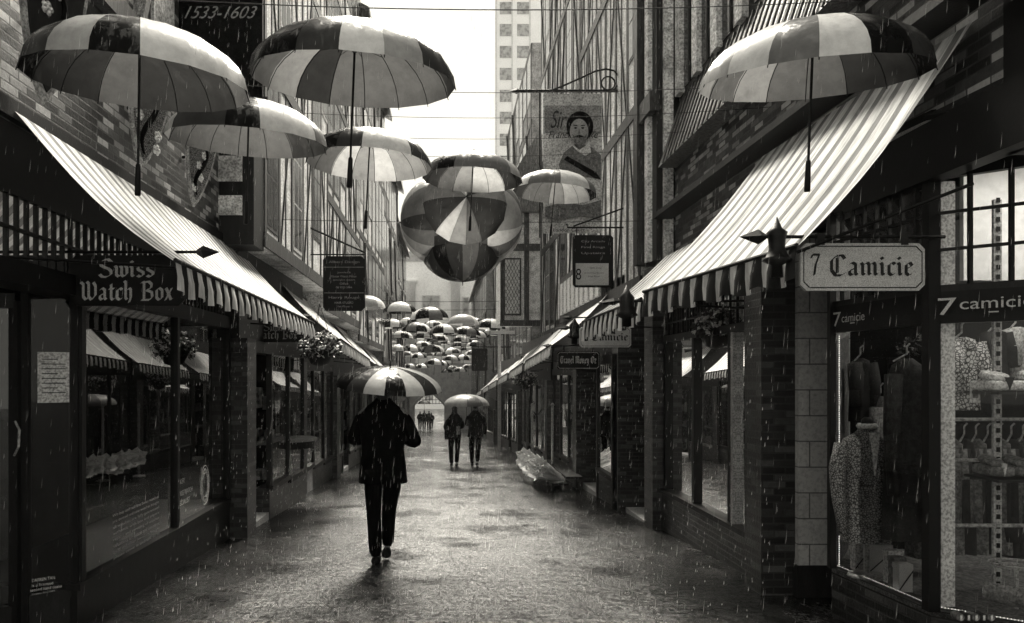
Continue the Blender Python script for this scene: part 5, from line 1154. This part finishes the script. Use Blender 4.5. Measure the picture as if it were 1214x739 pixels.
def person(label, x, Y, h=1.76, pose='walk', jacket=True, hat=False, mats=('suit', 'suit'), arms=None, female=False, lift=0, group=None, small=False, phase=1, lean=0):
    g = G(Y); t = thing('person', label, 'person', (x, Y, g), group); s = h/1.76
    def V(a, b, c, r): return (x+a*s, Y+b*s, g+c*s, r*s if not isinstance(r, tuple) else (r[0]*s, r[1]*s))
    sh = .185 if not female else .16; ph = phase
    arms = arms or [(-.26, .06, 1.12, -.20, .22, 1.0), (.26, .06, 1.12, .20, .22, 1.0)]
    # body: pelvis root, spine, neck, head, arms to wrist, legs to toes (front leg planted, rear leg toe-off)
    vs = [V(0, 0, .95, (.14, .1)), V(0, 0, 1.15, (.125, .09)), V(0, .0, 1.36, (.15, .1)), V(0, .01, 1.48, (.07, .06)), V(0, .02, 1.56, .05), V(0, .035, 1.64, (.072, .088)), V(0, .035, 1.72, (.062, .075))]
    es = [(0, 1), (1, 2), (2, 3), (3, 4), (4, 5), (5, 6)]
    for i, sx in enumerate((-1, 1)):
        ex, ey, ez, wx, wy, wz_ = arms[i]; q = len(vs)
        vs += [V(sx*sh, 0, 1.4, .055), V(ex, ey, ez, .042), V(wx, wy, wz_, .028)]; es += [(2, q), (q, q+1), (q+1, q+2)]
    cl_ = -.03 if phase == -1 else 0
    legs = [((-.09, 0, .88, .085), (-.105-cl_*.8, .03+.08*ph, .50, .058), (-.085-cl_, -.02+.1*ph, .1, .034), (-.085-cl_, .10+.12*ph, .04, .024)), ((.09, 0, .88, .085), (.08+cl_, .05-.02*ph, .49, .058), (.055+cl_, -.22*ph+.02, .13, .034), (.05+cl_, -.12*ph+.0, .04, .024))]
    for L in legs:
        q = len(vs); vs += [V(*p_) for p_ in L]; es += [(0, q), (q, q+1), (q+1, q+2), (q+2, q+3)]
    skin('body', vs, es, 'skin' if not small else mats[1], t)
    # clothes
    for L in legs:
        (a, b, c, r1), (d, e, f, r2), (k1, k2, k3, r3), _ = L
        skin('trouser_leg', [V(a*.8, b, c+.05, .1), V(a, b, c-.12, .098), V(d, e, f, .074), V((d+k1)/2, (e+k2)/2-.01, (f+k3)/2, .068), V(k1, k2, k3-.03, .064)], [(0, 1), (1, 2), (2, 3), (3, 4)], mats[1], t)
        k = L[3]; skin('shoe', [V(L[2][0], L[2][1]-.045, .055+max(0, L[2][2]-.1), .05), V(k[0], k[1]-.03, .04, .048), V(k[0], k[1]+.1, .035, (.042, .034))], [(0, 1), (1, 2)], 'black_paint', t)
    W_ = (1.06 if hat else 1.0) if not female else .88
    hem = (.75 if hat else .80) if jacket else .9
    rings = [(0, .0, hem, .215*W_, .155), (0, 0, .92, .20*W_, .14), (0, 0, 1.05, .185*W_, .125), (0, -.005, 1.2, .20*W_, .13), (0, -.01, 1.3, .215*W_, .135), (0, -.01, 1.38, .2*W_, .125), (0, 0, 1.44, .155*W_, .10), (0, .005, 1.485, .10*W_, .08), (0, .01, 1.53, .068, .065)]
    loft('jacket', [(x+a*s, Y+b*s, g+c*s, d*s, e*s) for a, b, c, d, e in rings], mats[0], t)
    if jacket and not small: MB().box(x-.004, x+.004, Y-.155*s, Y-.11*s, g+hem*s-.002, g+(hem+.2)*s).build('back_vent', 'black_paint', t)
    for i, sx in enumerate((-1, 1)):
        ex, ey, ez, wx, wy, wz_ = arms[i]
        skin('sleeve', [V(sx*(sh-.05)*W_, -.0, 1.385, .06), V(sx*(sh+.01)*W_, 0, 1.335, .075), V((sx*sh+ex)/2, ey/2, (1.37+ez)/2, .068), V(ex, ey, ez, .062), V(wx, wy, wz_, .046)], [(0, 1), (1, 2), (2, 3), (3, 4)], mats[0], t)
        if not small:
            d = Vector((wx-ex, wy-ey, wz_-ez)).normalized(); hv, he = hand(t, (x+wx*s, Y+wy*s, g+wz_*s), d, (-sx, .2, 0), s); skin('hand', hv, he, 'skin', t)
    hv = [V(0, .0, 1.70, (.075, .08)), V(0, -.015, 1.64, .08), V(0, -.02, 1.56 if not female else 1.5, .066 if not female else .085)]
    if hat: hv.append(V(0, -.012, 1.49, .064))
    if female: hv.append(V(0, -.03, 1.40, .07))
    skin('hair', hv, [(i, i+1) for i in range(len(hv)-1)], 'hair', t)
    if hat:
        MB().lathe([(.135, 0), (.13, .008), (.09, .012), (.088, .09), (.075, .11), (.02, .115)], (x, Y+.035*s, g+1.69*s), 20).build('hat', 'suit', t, True)
    if not small:
        for sx in (-1, 1): MB().lathe([(.004, -.02), (.016, 0), (.004, .022)], (x+sx*.078*s, Y+.03*s, g+1.63*s), 8).build('ear', 'skin', t, True)
        MB().tube([(x, Y+.11*s, g+1.65*s), (x, Y+.135*s, g+1.615*s)], [.008, .014], 6).build('nose', 'skin', t, True)
        for sx in (-1, 1): MB().lathe([(.003, -.008), (.01, 0), (.003, .008)], (x+sx*.032*s, Y+.108*s, g+1.645*s), 8).build('eye', 'dark_cloth', t, True)
        MB().box(x-.022, x+.022, Y+.1*s, Y+.115*s, g+1.578*s, g+1.586*s).build('mouth', 'dark_cloth', t)
    return t
Ym = 7.6; xm = (454-VX)*Ym/F
man = person('person seen from behind in a long dark suit walking away under an umbrella', xm, Ym, 1.90, arms=[(-.30, .05, 1.12, -.12, .30, 1.15), (.315, .02, 1.10, .17, .27, 1.13)], hat=True, phase=-1)
u = umbrella('black and white umbrella held by the lone person walking away', 461, 460, 122, [0, 0, 1, 4, 0, 4, 1, 4, 3, 0, 3, 0, 0, 0, 1, 0], (7, 4), None, True, Y=Ym+.15, D=1.08, pole=.75, H=.22)
Yc = 21.4
person('person with a shoulder bag, left of the couple sharing an umbrella', XZ(539, 0, Yc)[0], Yc, 1.76, mats=('coat', 'suit'), female=True, phase=.3, arms=[(-.27, -.02, 1.12, -.2, .05, .9), (.24, .06, 1.12, .1, .22, 1.05)], group='couple under one umbrella')
person('taller person on the right of the couple, holding the shared umbrella', XZ(563.5, 0, Yc+.1)[0], Yc+.1, 1.82, mats=('coat', 'suit'), phase=-.3, arms=[(-.24, .1, 1.12, -.08, .28, 1.25), (.28, .0, 1.1, .26, .05, .86)], group='couple under one umbrella')
umbrella('plain pale umbrella shared by the couple', 553, 480, 54, [3, 3, 2, 3, 3, 2, 3, 3], (3, 0), None, True, Y=Yc+.2, D=1.28, n=8, H=.3, pole=.8)
x, z = XZ(530, 515, Yc-.15); t = thing('handbag', 'dark handbag hanging at the left side of the couple', 'bag', (x, Yc-.15, z)); MB().box(x-.07, x+.07, Yc-.25, Yc-.1, z-.14, z+.12).build('pouch', 'suit', t); MB().tube([(x, Yc-.17, z+.1), (x+.08, Yc-.1, z+.45), (x+.15, Yc-.1, z+.62)], .012, 6).build('strap', 'suit', t)
x, z = XZ(543, 511, Yc-.2); t = thing('backpack', 'small light bag on the back of the person with long hair', 'bag', (x, Yc-.2, z)); MB().box(x-.05, x+.06, Yc-.26, Yc-.17, z-.1, z+.13).build('pouch', 'mid_cloth', t); MB().tube([(x, Yc-.2, z+.1), (x-.1, Yc-.15, z+.35)], .01, 6).build('strap', 'suit', t)
for i, (px, hh_, Y) in enumerate(((498, 1.7, 66), (503, 1.78, 64), (508.5, 1.74, 63), (511.5, 1.6, 67))):
    person(('leftmost', 'second', 'third', 'rightmost')[i]+' of the far people standing in the gateway, dark clothes', XZ(px, 0, Y)[0], Y, hh_, mats=('coat', 'suit'), small=True, phase=(-1)**i*.4, group='far people in the gateway')
umbrella('tiny umbrella over the people in the gateway', 503, 479, 14.5, [1, 2, 3, 2], (0, 0), None, False, Y=64.5, n=8, D=1.1)

# ------------------------------------------------------------------ rain
rs = random.Random(99); m = MB()
def drop(p_, L, r):
    dx = Vector((.10*L, 0, L)); b = len(m.v)
    m.v += [p_-dx*.5, p_+Vector((r, 0, -L*.2)), p_+Vector((-r*.5, r*.87, -L*.2)), p_+Vector((-r*.5, -r*.87, -L*.2)), p_+dx*.5]
    m.f += [[b, b+2, b+1], [b, b+3, b+2], [b, b+1, b+3], [b+4, b+1, b+2], [b+4, b+2, b+3], [b+4, b+3, b+1]]; m.mi += [0]*6
for i in range(15000):
    Y = 2.2+20*rs.random()**1.2; hw = min(2.5, .78*Y)
    x = rs.uniform(-hw, hw); z = rs.uniform(G(Y), min(9.0, 1.5+.55*Y))
    if abs(x) > 1.62 and z < 3.3 and Y > 4.4 and rs.random() < .8: continue
    drop(Vector((x, Y, z)), rs.uniform(.02, .06), rs.uniform(.0003, .0008)*(.45+Y*.1))
for i in range(900):       # water running off the awning edges
    Y = rs.uniform(4.5, 9.5); sd_ = rs.choice((-1, 1)); x = -1.62 if sd_ < 0 else 2.4-.1*Y; k = round(Y/.2)*.2+rs.uniform(-.01, .01)
    drop(Vector((x+rs.uniform(-.03, .03), k, rs.uniform(G(Y), 2.0))), rs.uniform(.012, .035), rs.uniform(.0014, .003))
for i in range(2600):      # splash beads thrown up where the drops land
    Y = 3.5+16*rs.random()**1.3; x = rs.uniform(-1.6, 1.6); 
    for q in range(3):
        drop(Vector((x+rs.uniform(-.02, .02), Y+rs.uniform(-.02, .02), G(Y)+rs.uniform(.004, .03))), .006, rs.uniform(.0012, .0028))
o = m.build('rain', 'rain_water', recalc=False); struct(o, 'stuff')

# ------------------------------------------------------------------ haze
m, t_, p_ = new_mat('haze'); t_.nodes.clear(); oo = t_.nodes.new('ShaderNodeOutputMaterial'); pv = t_.nodes.new('ShaderNodeVolumePrincipled')
pv.inputs['Density'].default_value = .00035; pv.inputs['Color'].default_value = (.95, .95, .95, 1); pv.inputs['Anisotropy'].default_value = 0
t_.links.new(pv.outputs[0], oo.inputs['Volume'])
struct(MB().box(-40, 45, -14, 131, -5.2, 57).build('haze', 'haze'), 'stuff')
